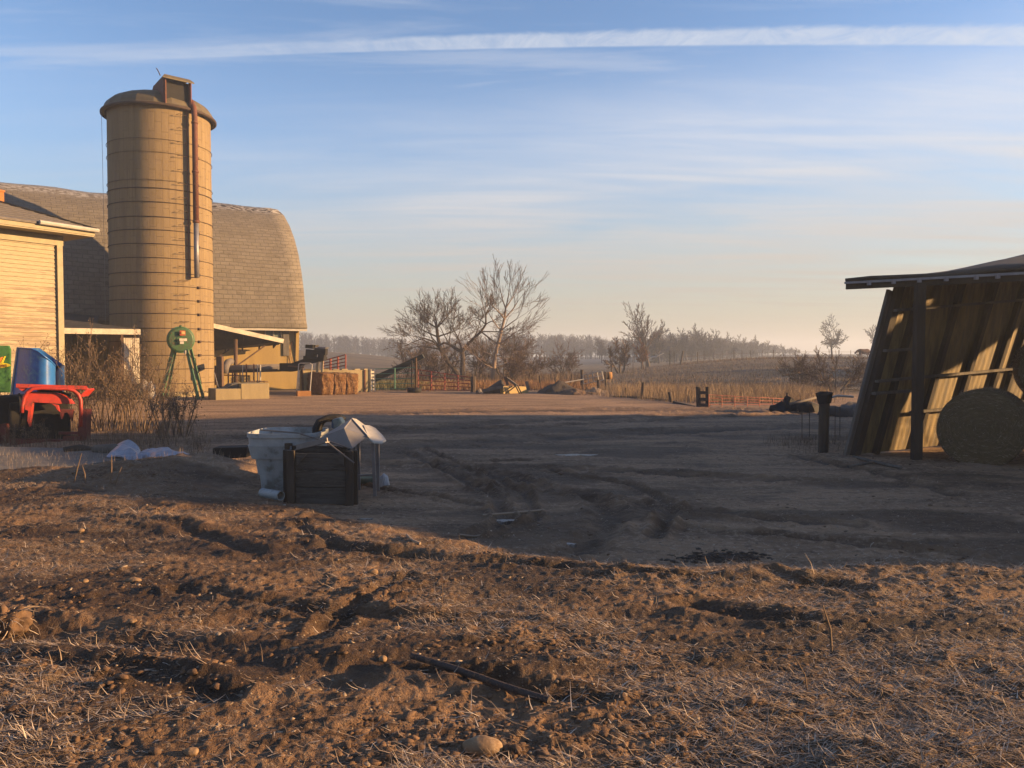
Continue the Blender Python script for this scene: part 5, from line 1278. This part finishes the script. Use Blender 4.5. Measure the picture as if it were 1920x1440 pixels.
BASE = dict(seg=[5,4,4,4,3], taper=.58, wig=.075, up=.03, trunk_lev=2, rmin=.008, lev=5, nb=[5,4,4,3,3], lo=.22, lo0=.45, ang=(.30,.72), lr=.76, rr=.60)
M_bark = pm('grey_brown_bark', (.16,.12,.09), (.09,.07,.055), 5, .95, stretch=(3,3,.6), bmp=.02)
M_twig = pm('brown_twig', (.20,.145,.115), (.14,.10,.08), 4, .95, bmp=0)
M_pale = pm('pale_bark', (.42,.32,.25), (.28,.21,.17), 5, .9, stretch=(3,3,.6))
M_ptw = pm('reddish_pale_twig', (.27,.19,.15), (.18,.12,.10), 4, .9, bmp=0)
M_far = pm('far_grey_twig', (.105,.095,.10), (.07,.064,.07), .2, .95, bmp=0)
def tree(name, label, base, starts, P, seed, mb_, mt_, group=None, cat='tree'):
    rnd = random.Random(seed); T = Thing(name, label, cat, base, group); tr = MB(); cr = MB(); q = dict(BASE); q.update(P)
    for (off, d, L, r) in starts: grow(tr, cr, Vector(base)+Vector(off), Vector(d), L, r, 0, q, rnd)
    T.part('trunk', tr, mb_); T.part('crown', cr, mt_); return T.o
def trunk_to(pts, r0, r1, mb): mb.tube(pts, [r0+(r1-r0)*i/(len(pts)-1) for i in range(len(pts))], 8, cap=False)
# left tree with a low leaning stem, round crown
def special(name, label, limbs, P, seed, mb_, mt_, Y):
    rnd = random.Random(seed); base = at(limbs[0][0][0][0], limbs[0][0][0][1], Y); base.z = gz(base.x, Y)
    T = Thing(name, label, 'tree', base); tr = MB(); cr = MB(); q = dict(BASE); q.update(P)
    for pts2, r0, r1, tips in limbs:
        pts = [at(a, b, Y+dy) for a, b, *r_ in pts2 for dy in [(r_[0] if r_ else 0)]]
        if pts2 is limbs[0][0]: pts[0].z = base.z-.15
        trunk_to(pts, r0, r1, tr)
        for (i, dirs) in tips:
            for (dx_, dz2, L_) in dirs:
                grow(tr, cr, pts[i], Vector((dx_, rnd.uniform(-.7,.7), dz2)), L_, (r0*.45+r1*.25)*.62, 1, q, rnd)
    T.part('trunk', tr, mb_); T.part('crown', cr, mt_); return T.o
Yt = 54
special('bare_tree', 'bare tree with a round twiggy crown and left-leaning stem behind the long red gate',
 [([(868,708),(850,690),(838,676),(826,655),(821,632),(819,615)], .17, .10, [(5,[(-.9,.7,.95),(.0,1,.9),(.9,.7,.95),(-.4,1,.9),(.45,1,.9)]),(4,[(-1,.35,1.1),(1,.45,1.1)]),(3,[(-1,.15,1.2),(1,.2,.9)])]),
  ([(826,655),(812,640,.5),(795,634,.5),(778,640,.3)], .07, .04, [(2,[(-.8,.2,1.0),(-.2,.9,.9)]),(3,[(-.8,-.5,.9),(-.7,.3,.8)]),(1,[(-.3,1,1.0)])])],
 dict(lev=5, nb=[4,4,4,3,3], rmin=.009, lr=.74), 3, M_bark, M_twig, Yt)
special('bare_tree', 'dark forked tree whose long right limb arches up beside the tall pale tree',
 [([(868,710),(867,690),(868,672),(866,660)], .19, .14, [(3,[(-.2,1,1.3)])]),
  ([(866,660),(852,652),(842,645),(833,643),(822,648)], .12, .06, [(2,[(-.4,1,1.4),(.2,1,1.3)]),(4,[(-1,.3,1.2),(-.5,.9,1.1)]),(1,[(.3,1,1.2)])]),
  ([(866,660),(877,646),(888,635,-.3),(902,622,-.5),(911,608,-.5),(911,590,-.5)], .13, .05, [(5,[(-.5,1,.65),(.3,1,.6),(.7,.9,.55)]),(4,[(.9,.5,.6),(-.8,.6,.6)]),(3,[(1,.1,1.4),(.6,-.5,1.1)]),(2,[(.6,.9,1.0)])])],
 dict(lev=5, nb=[4,4,4,3,3], rmin=.009, lr=.74), 5, M_bark, M_twig, Yt-1)
special('bare_tree', 'tall slender pale tree with upswept reddish twigs',
 [([(920,712),(926,690),(928,668),(934,645),(940,620),(946,598),(948,578)], .15, .06, [(6,[(-.35,1,1.05),(.25,1,1.1),(.7,1,1.0)]),(5,[(.8,.8,1.35),(-.6,.9,1.25)]),(4,[(1,.6,1.3),(-.9,.8,1.35)]),(3,[(1,.35,1.4),(-1,.6,1.2)]),(2,[(.9,.1,1.0),(-.9,.3,.9)]),(1,[(1,.2,1.0),(-1,.1,.9)])])],
 dict(lev=5, nb=[4,4,3,3,3], rmin=.0075, lr=.76, up=.05, ang=(.22,.55)), 9, M_pale, M_ptw, Yt-2)
def gb(px, Y): b_ = at(px, 668, Y); return Vector((b_.x, Y, gz(b_.x, Y)-.1))
bush = dict(lev=4, nb=[4,5,5,4], rmin=.009, lr=.68, seg=[4,3,3,2], trunk_lev=1, lo0=.1, lo=.1, ang=(.35,.95), up=.03)
M_brush = pm('brown_brush', (.24,.165,.115), (.16,.11,.08), 3, .95, bmp=0)
M_obrush = pm('orange_brush', (.34,.17,.075), (.24,.12,.06), 3, .95, bmp=0)
def bushes(specs, group):
    for i, (px_, Y_, h_, w_, mt, sd, lb) in enumerate(specs):
        rnd = random.Random(sd); st = []
        for k in range(5): a = rnd.uniform(0,6.28); st.append(((.15*math.cos(a),.15*math.sin(a),0), (w_*math.cos(a), w_*math.sin(a), 1), h_*.48*rnd.uniform(.8,1.1), .03+.012*h_))
        tree('bare_bush', lb, gb(px_,Y_), st, bush, sd, M_bark if mt is not M_obrush else M_obrush, mt, group, 'bush')
bushes([(775,57,2.6,.5,M_brush,21,'brown brush at the left edge of the thicket, under the round-crowned tree'),(800,50,2.3,.6,M_brush,22,'low brown bush just right of the grain elevator'),(835,58,3.0,.5,M_brush,23,'bush between the leaning stem and the forked tree'),
        (893,55,2.7,.5,M_brush,24,'bush right of the forked trunk'),(945,56,3.4,.5,M_brush,25,'tall brown bush right of the slender pale tree'),(958,50,2.0,.6,M_brush,26,'low wide bush behind the yellow steel box'),
        (990,52,2.0,.6,M_brush,27,'low tan bush right of the yellow box'),(1062,60,2.2,.4,M_brush,28,'small bush above the dark soil pile'),
        (1570,38,1.9,.9,M_brush,30,'sprawling thorn bush behind the big ragged-capped post'),(1500,42,1.6,.4,M_brush,31,'thin upright bush left of the thorn bush')], 'bushes beyond the yard fence')
multi = dict(lev=4, nb=[5,6,5,4], rmin=.022, lr=.62, up=.02, ang=(.3,.8), lo0=.3, trunk_lev=1)
tree('bare_tree', 'low wide multi-stemmed tree at the foot of the right pasture', gb(1160,70), [((0,0,0),(-.35,0,1),1.25,.12),((.3,0,0),(.3,.1,1),1.25,.11),((.1,.3,0),(.05,.3,1),1.4,.11)], multi, 33, M_bark, M_brush)
tree('bare_tree', 'orange tinted small tree under the tall tree on the ridge end', gb(1204,80), [((0,0,0),(.1,0,1),1.2,.10),((.2,0,0),(-.3,.2,1),1.2,.08)], multi, 34, M_bark, M_obrush)
tree('bare_tree', 'tall bare tree with a rounded crown at the left end of the ridge', gb(1216,95), [((0,0,0),(-.20,0,1),3.3,.26)], dict(rmin=.018, lev=5, nb=[10,5,4,3,3], lr=.64, lo0=.5, up=.04, ang=(.30,.70)), 52, M_bark, M_twig)
tree('bare_tree', 'lone spreading tree on the skyline left of the pole shed', gb(1560,135), [((0,0,0),(.02,0,1),2.4,.20)], dict(rmin=.026, lev=5, nb=[8,5,4,3,3], lr=.68, lo0=.6, up=.01, ang=(.45,.95)), 48, M_far, M_far)
tree('bare_tree', 'pale bare treetop just left of the leaning shed wall, behind the cow', gb(1640,170), [((0,0,0),(.0,0,1),3.0,.20)], dict(rmin=.035, lev=4, nb=[6,5,5,4], lr=.62, up=.03), 47, M_far, M_far)
# tree line running away along the right
proto = []
for k in range(4):
    proto.append(tree('bare_tree', 'bare grey tree in the receding tree line on the right', Vector((0,0,0)), [((0,0,0),(.05*k-.07,0,1),3.0,.20)], dict(rmin=.042, lev=5, nb=[7,6,5,4,3], lr=.66, lo0=.3, up=.04, ang=(.3,.7)), 60+k, M_far, M_far, 'bare trees of the receding tree line'))
rnd = random.Random(12); first = set()
def hpx(px, top, Y):   # scale so that the crown reaches a given photo row (prototype about 8.5 m tall)
    return (at(px, top, Y).z-gb(px, Y).z)/PH
PH = 8.2
line = [(1128,632,170),(1150,636,180),(1172,640,175),(1236,612,125),(1252,632,150),(1268,614,150),(1287,617,160),(1304,614,165),(1322,613,165),(1338,616,172),(1350,630,175),(1362,628,185),(1378,634,190),(1392,626,200),(1404,636,205),(1416,632,215),(1428,640,220),(1440,637,235),(1452,644,240),(1466,646,255),(1480,650,265),(1496,654,280),(1225,628,150),(1208,634,160),(1190,628,165),(1262,640,140),(1296,638,150),(1330,640,150),(1371,646,165),(1410,650,180)]+[(1240+int(i*11.5), 634+i*.9+3*math.sin(i*2.3), 150+i*5) for i in range(19)]
for i, (px_, top, Y_) in enumerate(line):
    b_ = gb(px_, Y_); s = max(.25, hpx(px_, top, Y_)); k = i % 4
    if k not in first and i < 4: o = proto[k]; o.location = b_; o.scale = (s*1.05,)*3; o.rotation_euler = (0,0,rnd.uniform(0,6)); first.add(k)
    else: dup(proto[k], b_, rnd.uniform(0,6.28), scale=(s*rnd.uniform(.95,1.25), s*1.1, s))
# unseen trees added beyond the right edge to dapple the pasture with shade
for i, (x_, y_, s) in enumerate(((46,44,1.0),(52,50,1.2),(60,56,1.1),(56,63,1.2),(66,70,1.2),(74,76,1.1),(58,47,1.1),(64,60,1.2),(50,57,1.0))):
    dup(proto[i % 4], (x_,y_,gz(x_,y_)-.1), i*1.3, 'unseen bare tree added beyond the right edge to dapple the pasture', 'unseen bare trees added for pasture shade', s)
def shade_evergreen(x_, y_, H_, i):  # unseen conifers added to throw shade over the pasture
    b_ = Vector((x_, y_, gz(x_,y_)-.1)); rnd = random.Random(i+50); T = Thing('conifer', 'unseen dense dark conifer added beyond the right edge to shade the pasture', 'tree', b_, 'unseen conifers added for pasture shade')
    T.part('trunk', MB().tube([b_, b_+Vector((0,0,H_*.95))], [.2,.04], 6), M_bark); m = MB()
    for k in range(1500):
        z_ = H_*rnd.uniform(.05,1)**.9; rr_ = H_*.26*(1.03-z_/H_); a = rnd.uniform(0,6.28); q0 = b_+Vector((0,0,z_)); q1 = q0+Vector((math.cos(a)*rr_, math.sin(a)*rr_, -.25*rr_)); s_ = Vector((-math.sin(a), math.cos(a), .3))*.28
        m.add([q0, q1-s_, q1+s_], [(0,1,2)])
    T.part('crown', m, M_con)
M_con = pm('dark_conifer', (.035,.05,.035), (.02,.03,.022), 3, .95, bmp=0)
for i, (x_, y_, H_) in enumerate(((54,50,7),(55,57,8.5),(57,63,9.5),(58,69,9),(62,75,10),(66,80,9),(72,86,9))): shade_evergreen(x_, y_, H_, i)
tree('bare_bush', 'unseen bare bush added behind the pole shed to dapple its siding', Vector((18.6,14.6,0)), [((0,.6*math.sin(a)*2,0),(.1,.4*math.sin(a*2),1),1.9,.03) for a in (0,2.2,4.2)], dict(bush, lev=2, nb=[4,4]), 90, M_bark, M_brush, None, 'bush')  # unseen bush added to break up the sun on the shed siding
# ------------------------------------------------------------------ far woods: one mass
def wood(name, label, spec, seed, dens):
    rnd = random.Random(seed); m = MB()
    for (p0, p1, t0, t1, Y0, Y1) in spec:
        n = int(abs(p1-p0)*dens)
        for i in range(n):
            t = rnd.random(); px_ = p0+(p1-p0)*t; Y_ = Y0+(Y1-Y0)*t+rnd.uniform(0, 22)
            top = t0+(t1-t0)*t+rnd.uniform(-3, 9); b_ = gb(px_, Y_); H_ = max(2.0, at(px_, top, Y_).z-b_.z)
            r0 = .012*H_+.03; m.tube([b_, b_+Vector((rnd.uniform(-.3,.3),0,H_*.55)), b_+Vector((rnd.uniform(-.6,.6),0,H_))], [r0, r0*.7, .03], 3, cap=False)
            for k in range(30):
                z_ = H_*rnd.uniform(.12,.92); a = rnd.uniform(0,6.28); L_ = H_*.26*(1.15-z_/H_)**.6*rnd.uniform(.5,1.1); q0 = b_+Vector((0,0,z_)); d = Vector((math.cos(a), math.sin(a)*.6, rnd.uniform(.3,1.3)))
                q1 = q0+d*L_; m.tube([q0, q1], [.06,.035], 3, cap=False)
                for _ in range(4):
                    q2 = q0.lerp(q1, rnd.uniform(.3,1)); d2 = (d+rv(rnd,.6)).normalized(); s_ = Vector((.04,0,0)); e = q2+d2*L_*.5
                    m.add([q2-s_, q2+s_, e+s_*.5, e-s_*.5], [(0,1,2,3)])
    return single(name, m, M_far, label, 'wood', kind='stuff')
wood('far_wood', 'hazy grey bare wood stretching along the horizon beyond the fields', [(545,700,623,634,250,265),(690,800,632,640,265,280),(790,960,636,634,280,270),(940,1060,622,630,230,240),(1040,1240,626,640,235,230),(1225,1350,624,634,185,215),(1340,1500,632,655,215,290),(1225,1420,640,650,150,200)], 8, .85)
# a few dark conifers at the wood edge
M_con = pm('dark_conifer', (.035,.05,.035), (.02,.03,.022), 3, .95, bmp=0)
for i, (px_, top, Y_) in enumerate(((731,633,240),(738,630,242),(746,634,240),(754,632,244),(1168,634,168),(1178,632,170),(1228,626,140),(1258,630,150))):
    b_ = gb(px_,Y_); H_ = at(px_,top,Y_).z-b_.z; rnd = random.Random(i); T = Thing('conifer', 'small dark conifer in the left group at the edge of the far wood' if i < 4 else 'small dark conifer among the bare trees around the tall ridge tree', 'tree', b_, 'dark conifers at the left wood edge' if i < 4 else 'dark conifers by the ridge')
    T.part('trunk', MB().tube([b_, b_+Vector((0,0,H_*.95))], [.12,.03], 5), M_bark); m = MB()
    for k in range(420):
        z_ = H_*rnd.uniform(.06,1); rr_ = H_*.20*(1.03-z_/H_); a = rnd.uniform(0,6.28); q0 = b_+Vector((0,0,z_)); q1 = q0+Vector((math.cos(a)*rr_, math.sin(a)*rr_, -.25*rr_)); s_ = Vector((-math.sin(a), math.cos(a), .3))*.12
        m.add([q0, q1-s_, q1+s_], [(0,1,2)])
    T.part('crown', m, M_con)
# ------------------------------------------------------------------ tall dry grass
def grass(name, label, y0, y1, pxl, pxr, n, h0, h1, mat, w=.006, cl=.5, y0f=None, mini=1):
    y = rng.uniform(y0, y1, n); px_ = rng.uniform(pxl, pxr, n); x = (px_-960)/F*y
    t_ = (y-y0)/(y1-y0); q_ = (px_-pxl)/(pxr-pxl); s0_ = y0f(px_) if y0f else y0
    edge = ss(0,.25,q_)*ss(1,.75,q_)*ss(1,.8,t_)*ss(0,1.6,y-s0_-2.2*fbm(x*.5,y*.5,72,2)+.6)
    keep = rng.random(n) < edge*ss(cl-.18, cl+.12, fbm(x*.8, y*.8, 71, 3)+.15); x, y = x[keep], y[keep]; n = len(x)
    return blades(name, np.stack([x, y, full_h(x, y)-.01], 1), rng.uniform(h0, h1, n), rng.uniform(w*.6, w*1.3, n), rng.uniform(1.1, 1.75, n), rng.uniform(0, 6.28, n), rng.uniform(-.1, .45, n), mat, label, 'grass')
grass('tall_dry_grass', 'tall straw coloured dry grass behind the thin gate and posts at right', 24.5, 43, 1085, 1600, 52000, .10, .42, M_tall, .006, .34, y0f=lambda p: np.interp(p, [1085,1150,1300,1560],[33,30.5,26.6,26.6]))
grass('tall_dry_grass', 'reddish brown dry weeds behind the long red gate and soil piles', 37, 47, 740, 1150, 22000, .12, .42, straw_mat('russet_weed', (.24,.12,.06),(.40,.22,.10),(.50,.32,.17)), .009, .45)
grass('green_weeds', 'dull green and brown weeds behind the green gate', 37.5, 49, 560, 830, 16000, .12, .40, straw_mat('dull_green_weed', (.09,.11,.05),(.15,.15,.07),(.30,.24,.13)), .010, .45)
grass('pasture_grass', 'short rough brown grass over the right pasture', 41, 96, 1080, 1720, 45000, .06, .20, M_weed, .012, .50)
grass('ridge_grass', 'short dead grass along the ridge fence', 84, 97, 1230, 1700, 9000, .12, .38, M_weed, .02, .30)
grass('thicket_grass', 'brown scrub and dead grass under the thicket trees', 46, 66, 700, 1170, 24000, .12, .6, M_weed, .012, .42)
grass('yard_edge_grass', 'dead grass tufts around the shed foot and big post', 12.4, 16.5, 1420, 1680, 2500, .04, .16, M_weed, .004, .5)
# ------------------------------------------------------------------ dead weeds at the left
def weed(base, h, n, seed, spread=.35, seedheads=True):
    rnd = random.Random(seed); st = MB(); hd = MB()
    for k in range(n):
        a = rnd.uniform(0,6.28); p = Vector((rnd.gauss(0,spread*.5), rnd.gauss(0,spread*.4), -.02)); d = Vector((rnd.gauss(0,.16), rnd.gauss(0,.16), 1)); L_ = h*rnd.uniform(.55,1.05); pts = [p]; m_ = 6
        for i in range(m_): d = (d+Vector((rnd.gauss(0,.07), rnd.gauss(0,.07), -.01*i))).normalized(); pts.append(pts[-1]+d*L_/m_)
        r0 = rnd.uniform(.006,.015); st.tube(pts, [r0*(1-.75*i/m_) for i in range(m_+1)], 4, cap=False)
        for b_ in range(rnd.randint(6,11)):
            i = rnd.randint(2,m_-1); q = pts[i].lerp(pts[i+1], rnd.random()); dd = (d+Vector((rnd.gauss(0,.6), rnd.gauss(0,.6), .35))).normalized(); l2 = h*rnd.uniform(.08,.26)
            q1 = q+dd*l2*.5; q2 = q1+(dd+Vector((rnd.gauss(0,.25),rnd.gauss(0,.25),.25))).normalized()*l2*.5; st.tube([q,q1,q2], [.0045,.0035,.002], 3, cap=False)
            for _ in range(rnd.randint(2,5)):
                q3 = q1.lerp(q2, rnd.random()); e = q3+rv(rnd,.05)*1.0+Vector((0,0,.03)); st.tube([q3,e], [.0025,.0015], 3, cap=False)
                if seedheads:
                    s_ = rnd.uniform(.006,.013); hd.add([e+Vector(v)*s_ for v in ((1,0,0),(-1,0,0),(0,1,0),(0,-1,0),(0,0,1.5),(0,0,-1.5))], [(0,2,4),(2,1,4),(1,3,4),(3,0,4),(2,0,5),(1,2,5),(3,1,5),(0,3,5)])
    return st, hd
M_seed = straw_mat('seed_head', (.12,.08,.055),(.22,.15,.10),(.38,.27,.17))
protoW = []
for k, (h_, n_) in enumerate(((1.75,11),(1.5,13),(1.95,9),(1.2,14))):
    T = Thing('dead_weed', 'weed', 'weed', (0,0,0), 'clumps of dead weeds at left'); st, hd = weed(None, h_, n_, 80+k); T.part('stems', st, M_weed); T.part('seed_heads', hd, M_seed); protoW.append(T.o)  # second part holds the seed heads of all stems in one mesh
ws = [(176,838,17.2,0,'tall dead weed clump just right of the red loader frame'),(205,836,17.6,1,'dense dead weed clump below the pale fascia'),(232,838,18.0,2,'tallest dead weed clump, in front of the white metal panel'),(258,838,17.4,1,'dead weed clump right of the white metal panel'),(283,842,17.0,0,'dead weed clump before the pale bags'),(312,846,16.6,3,'short dead weed clump under the green legs'),(340,850,16.2,3,'sparse dead weed clump farthest right of the row'),
      (150,838,18.3,2,'dead weed clump behind the right end of the red frame'),(185,830,19.0,2,'dead weed clump at the corner of the cream house'),(215,830,19.5,0,'thin dead weed clump in the back row by the dark doorway'),(245,830,19.8,1,'back row weed clump under the fascia end'),(60,815,18.8,2,'weed clump rising above the blue tank'),(25,815,18.6,1,'weed clump at the far left above the green board'),(95,812,19.3,0,'weed clump between the blue tank and the house corner'),
      (70,850,14.2,3,'low weed clump in front of the red loader frame'),(20,858,13.8,3,'low weed clump at the left edge before the loader'),(300,862,14.6,3,'low weed clump beside the long grey plastic strip'),(375,872,12.4,3,'scrubby weeds on the earth heap left of the bins')]
used = set()
for i, (px_, py_, Y_, k, lb) in enumerate(ws):
    b_ = at(px_, py_, Y_); loc = (b_.x, Y_, gz(b_.x, Y_)); s = 1.0 if Y_ > 15 else (.45 if i < 16 else .35)
    if k not in used: o = protoW[k]; o.location = loc; o.rotation_euler = (0,0,i*.7); o['label'] = lb; used.add(k); o.scale = (s,)*3
    else: dup(protoW[k], loc, i*1.1, lb, scale=s*(1+.08*math.sin(i*2)))
grass('weed_base_grass', 'tangle of dead grass at the feet of the weeds at left', 12.4, 20, -160, 420, 12000, .05, .22, M_weed, .003, .42)
grass('heap_grass', 'dead grass sticking out of the earth heap and debris at left', 9.0, 13.4, -160, 520, 9000, .03, .13, M_straw, .0018, .42)
# ------------------------------------------------------------------ sky, sun, haze
SUN_AZ = R(1.0)      # direction towards the sun, from +X, counter-clockwise
SUN_EL = R(11.5)
sd = Vector((math.cos(SUN_AZ)*math.cos(SUN_EL), math.sin(SUN_AZ)*math.cos(SUN_EL), math.sin(SUN_EL)))
sl = bpy.data.lights.new('sun', 'SUN'); so = bpy.data.objects.new('sun', sl); C.objects.link(so)
sl.energy = 5.0; sl.angle = R(.6); sl.color = (1.0, .60, .26)
so.rotation_euler = sd.to_track_quat('Z', 'Y').to_euler(); so.location = (60, -10, 40)
w = bpy.data.worlds.new('World'); bpy.context.scene.world = w; w.use_nodes = True
nt = w.node_tree; nt.nodes.clear()
wo = nt.nodes.new('ShaderNodeOutputWorld'); bg = nt.nodes.new('ShaderNodeBackground'); nt.links.new(bg.outputs[0], wo.inputs[0])
bg.inputs[1].default_value = .053
sky = nt.nodes.new('ShaderNodeTexSky'); sky.sky_type = 'NISHITA'; sky.sun_disc = False
sky.sun_elevation = SUN_EL; sky.sun_rotation = math.pi/2-SUN_AZ
sky.air_density = 1.0; sky.dust_density = .6; sky.ozone_density = 1.0; sky.altitude = 250
tc = N(nt, 'ShaderNodeTexCoord'); D = tc.outputs['Generated']
sx = N(nt, 'ShaderNodeSeparateXYZ'); nt.links.new(D, sx.inputs[0]); dx_, dy_, dz_ = sx.outputs
zz = math_(nt, 'MAXIMUM', dz_, .002)
za = math_(nt, 'ADD', zz, .05)
cx = N(nt, 'ShaderNodeCombineXYZ'); nt.links.new(math_(nt, 'DIVIDE', dx_, za), cx.inputs[0]); nt.links.new(math_(nt, 'DIVIDE', dy_, za), cx.inputs[1])
uv = cx.outputs[0]
# thin cirrus veils drawn out along the wind
rot = N(nt, 'ShaderNodeMapping'); rot.inputs['Rotation'].default_value = (0, 0, R(34)); rot.inputs['Scale'].default_value = (.36, .90, 1); nt.links.new(uv, rot.inputs[0])
nb = noise_tex(nt, rot.outputs[0], .62, 6, .50, .9)
rot2 = N(nt, 'ShaderNodeMapping'); rot2.inputs['Rotation'].default_value = (0, 0, R(-24)); rot2.inputs['Scale'].default_value = (.50, 2.6, 1); rot2.inputs['Location'].default_value = (3.1, 1.7, 0); nt.links.new(uv, rot2.inputs[0])
nf = noise_tex(nt, rot2.outputs[0], 1.3, 8, .62, .5)
veil = math_(nt, 'MULTIPLY', ramp(nt, nb, .24, .50), math_(nt, 'ADD', .55, math_(nt, 'MULTIPLY', ramp(nt, nf, .35, .7), .45)))
wisp = math_(nt, 'MULTIPLY', ramp(nt, nf, .46, .70), .34)
# more veil low down and to the right
low = math_(nt, 'ADD', ramp(nt, dz_, .36, .05), 0.0)
right = ramp(nt, math_(nt, 'ADD', math_(nt, 'MULTIPLY', dx_, .35), math_(nt, 'MULTIPLY', dz_, -1.0)), -.42, -.14)
veil = math_(nt, 'MULTIPLY', veil, ramp(nt, math_(nt, 'ADD', dz_, math_(nt, 'MULTIPLY', nb, .16)), .45, .31))
dens = math_(nt, 'MAXIMUM', math_(nt, 'MULTIPLY', veil, math_(nt, 'ADD', .22, math_(nt, 'MULTIPLY', right, .90))), wisp)
dens = math_(nt, 'MAXIMUM', math_(nt, 'MULTIPLY', dens, .85), math_(nt, 'MULTIPLY', ramp(nt, dz_, .20, .0), .85), clamp=True)
# contrail: a long band across the frame
def uvpx(px, py):
    d = ray(px, py); return d[0]/d[2], d[1]/d[2]
pts = [uvpx(*q) for q in ((150, 111), (500, 90), (1000, 76), (1500, 71), (1920, 65))]
kc = np.polyfit([p[0] for p in pts], [p[1] for p in pts], 2)
U = math_(nt, 'DIVIDE', dx_, zz); V = math_(nt, 'DIVIDE', dy_, zz)
v0 = math_(nt, 'ADD', math_(nt, 'MULTIPLY', math_(nt, 'MULTIPLY', U, U), float(kc[0])), math_(nt, 'ADD', math_(nt, 'MULTIPLY', U, float(kc[1])), float(kc[2])))
hw = math_(nt, 'MULTIPLY_ADD', U, .016, .070)
cv = N(nt, 'ShaderNodeCombineXYZ'); nt.links.new(U, cv.inputs[0]); nt.links.new(V, cv.inputs[1])
nd = noise_tex(nt, cv.outputs[0], 9, 6, .65, .6); nd2 = noise_tex(nt, scaled(nt, cv.outputs[0], (1, .6, 1)), 7, 7, .7, 1.2)
off = math_(nt, 'SUBTRACT', V, v0)
# soft ragged upper side, clean lower side: larger V is lower in the sky
t = math_(nt, 'DIVIDE', off, hw)
edge_lo = ramp(nt, math_(nt, 'SUBTRACT', 1.0, t), 0.0, .35)
edge_hi = ramp(nt, math_(nt, 'ADD', math_(nt, 'ADD', t, 1.0), math_(nt, 'MULTIPLY', nd, .9)), .35, 1.0)
ct = math_(nt, 'MULTIPLY', edge_lo, edge_hi)
ct = math_(nt, 'MULTIPLY', ct, ramp(nt, U, -1.9, .3))
ct = math_(nt, 'MULTIPLY', ct, math_(nt, 'ADD', .36, math_(nt, 'MULTIPLY', ramp(nt, nd2, .3, .7), .38)))
cloudc = (6.6, 6.5, 6.4)
base = N(nt, 'ShaderNodeHueSaturation'); base.inputs['Saturation'].default_value = 1.0; base.inputs['Value'].default_value = 1.0
tint = N(nt, 'ShaderNodeMix'); tint.data_type = 'RGBA'; tint.blend_type = 'MULTIPLY'; tint.inputs[0].default_value = 1; nt.links.new(sky.outputs[0], tint.inputs[6]); nt.links.new(mixc(nt, ramp(nt, dz_, .02, .30), (.78,.80,.86), (.88,1.07,1.38)), tint.inputs[7])
nt.links.new(tint.outputs[2], base.inputs['Color'])
CLOUD = mixc(nt, ramp(nt, dz_, .02, .28), (2.95, 2.62, 2.15), (4.4, 4.5, 4.8))
c1 = mixc(nt, dens, base.outputs[0], CLOUD)
c2 = mixc(nt, ct, c1, (4.0, 4.3, 4.8))
nt.links.new(c2, bg.inputs[0])
def haze():
    m = bpy.data.materials.new('haze_air'); m.use_nodes = True; t = m.node_tree; t.nodes.clear()
    o = t.nodes.new('ShaderNodeOutputMaterial'); v = t.nodes.new('ShaderNodeVolumePrincipled')
    v.inputs['Color'].default_value = (.70, .80, .98, 1); v.inputs['Density'].default_value = HAZE; v.inputs['Anisotropy'].default_value = .2
    t.links.new(v.outputs[0], o.inputs['Volume'])
    b = MB().box((100, 350, 7), (1100, 1000, 20)); ob = single('haze', b, m, 'pale winter haze over the far fields', 'haze', kind='stuff')
HAZE = .0015
if HAZE > 0: haze()
vs = bpy.context.scene.view_settings
vs.view_transform = 'Standard'; vs.look = 'None'; vs.exposure = 1.75; vs.gamma = 1; vs.use_curve_mapping = False
bpy.context.scene.display_settings.display_device = 'sRGB'
cy = bpy.context.scene.cycles
cy.max_bounces = 5; cy.diffuse_bounces = 3; cy.glossy_bounces = 2; cy.volume_bounces = 0; cy.transparent_max_bounces = 6
cy.use_denoising = True
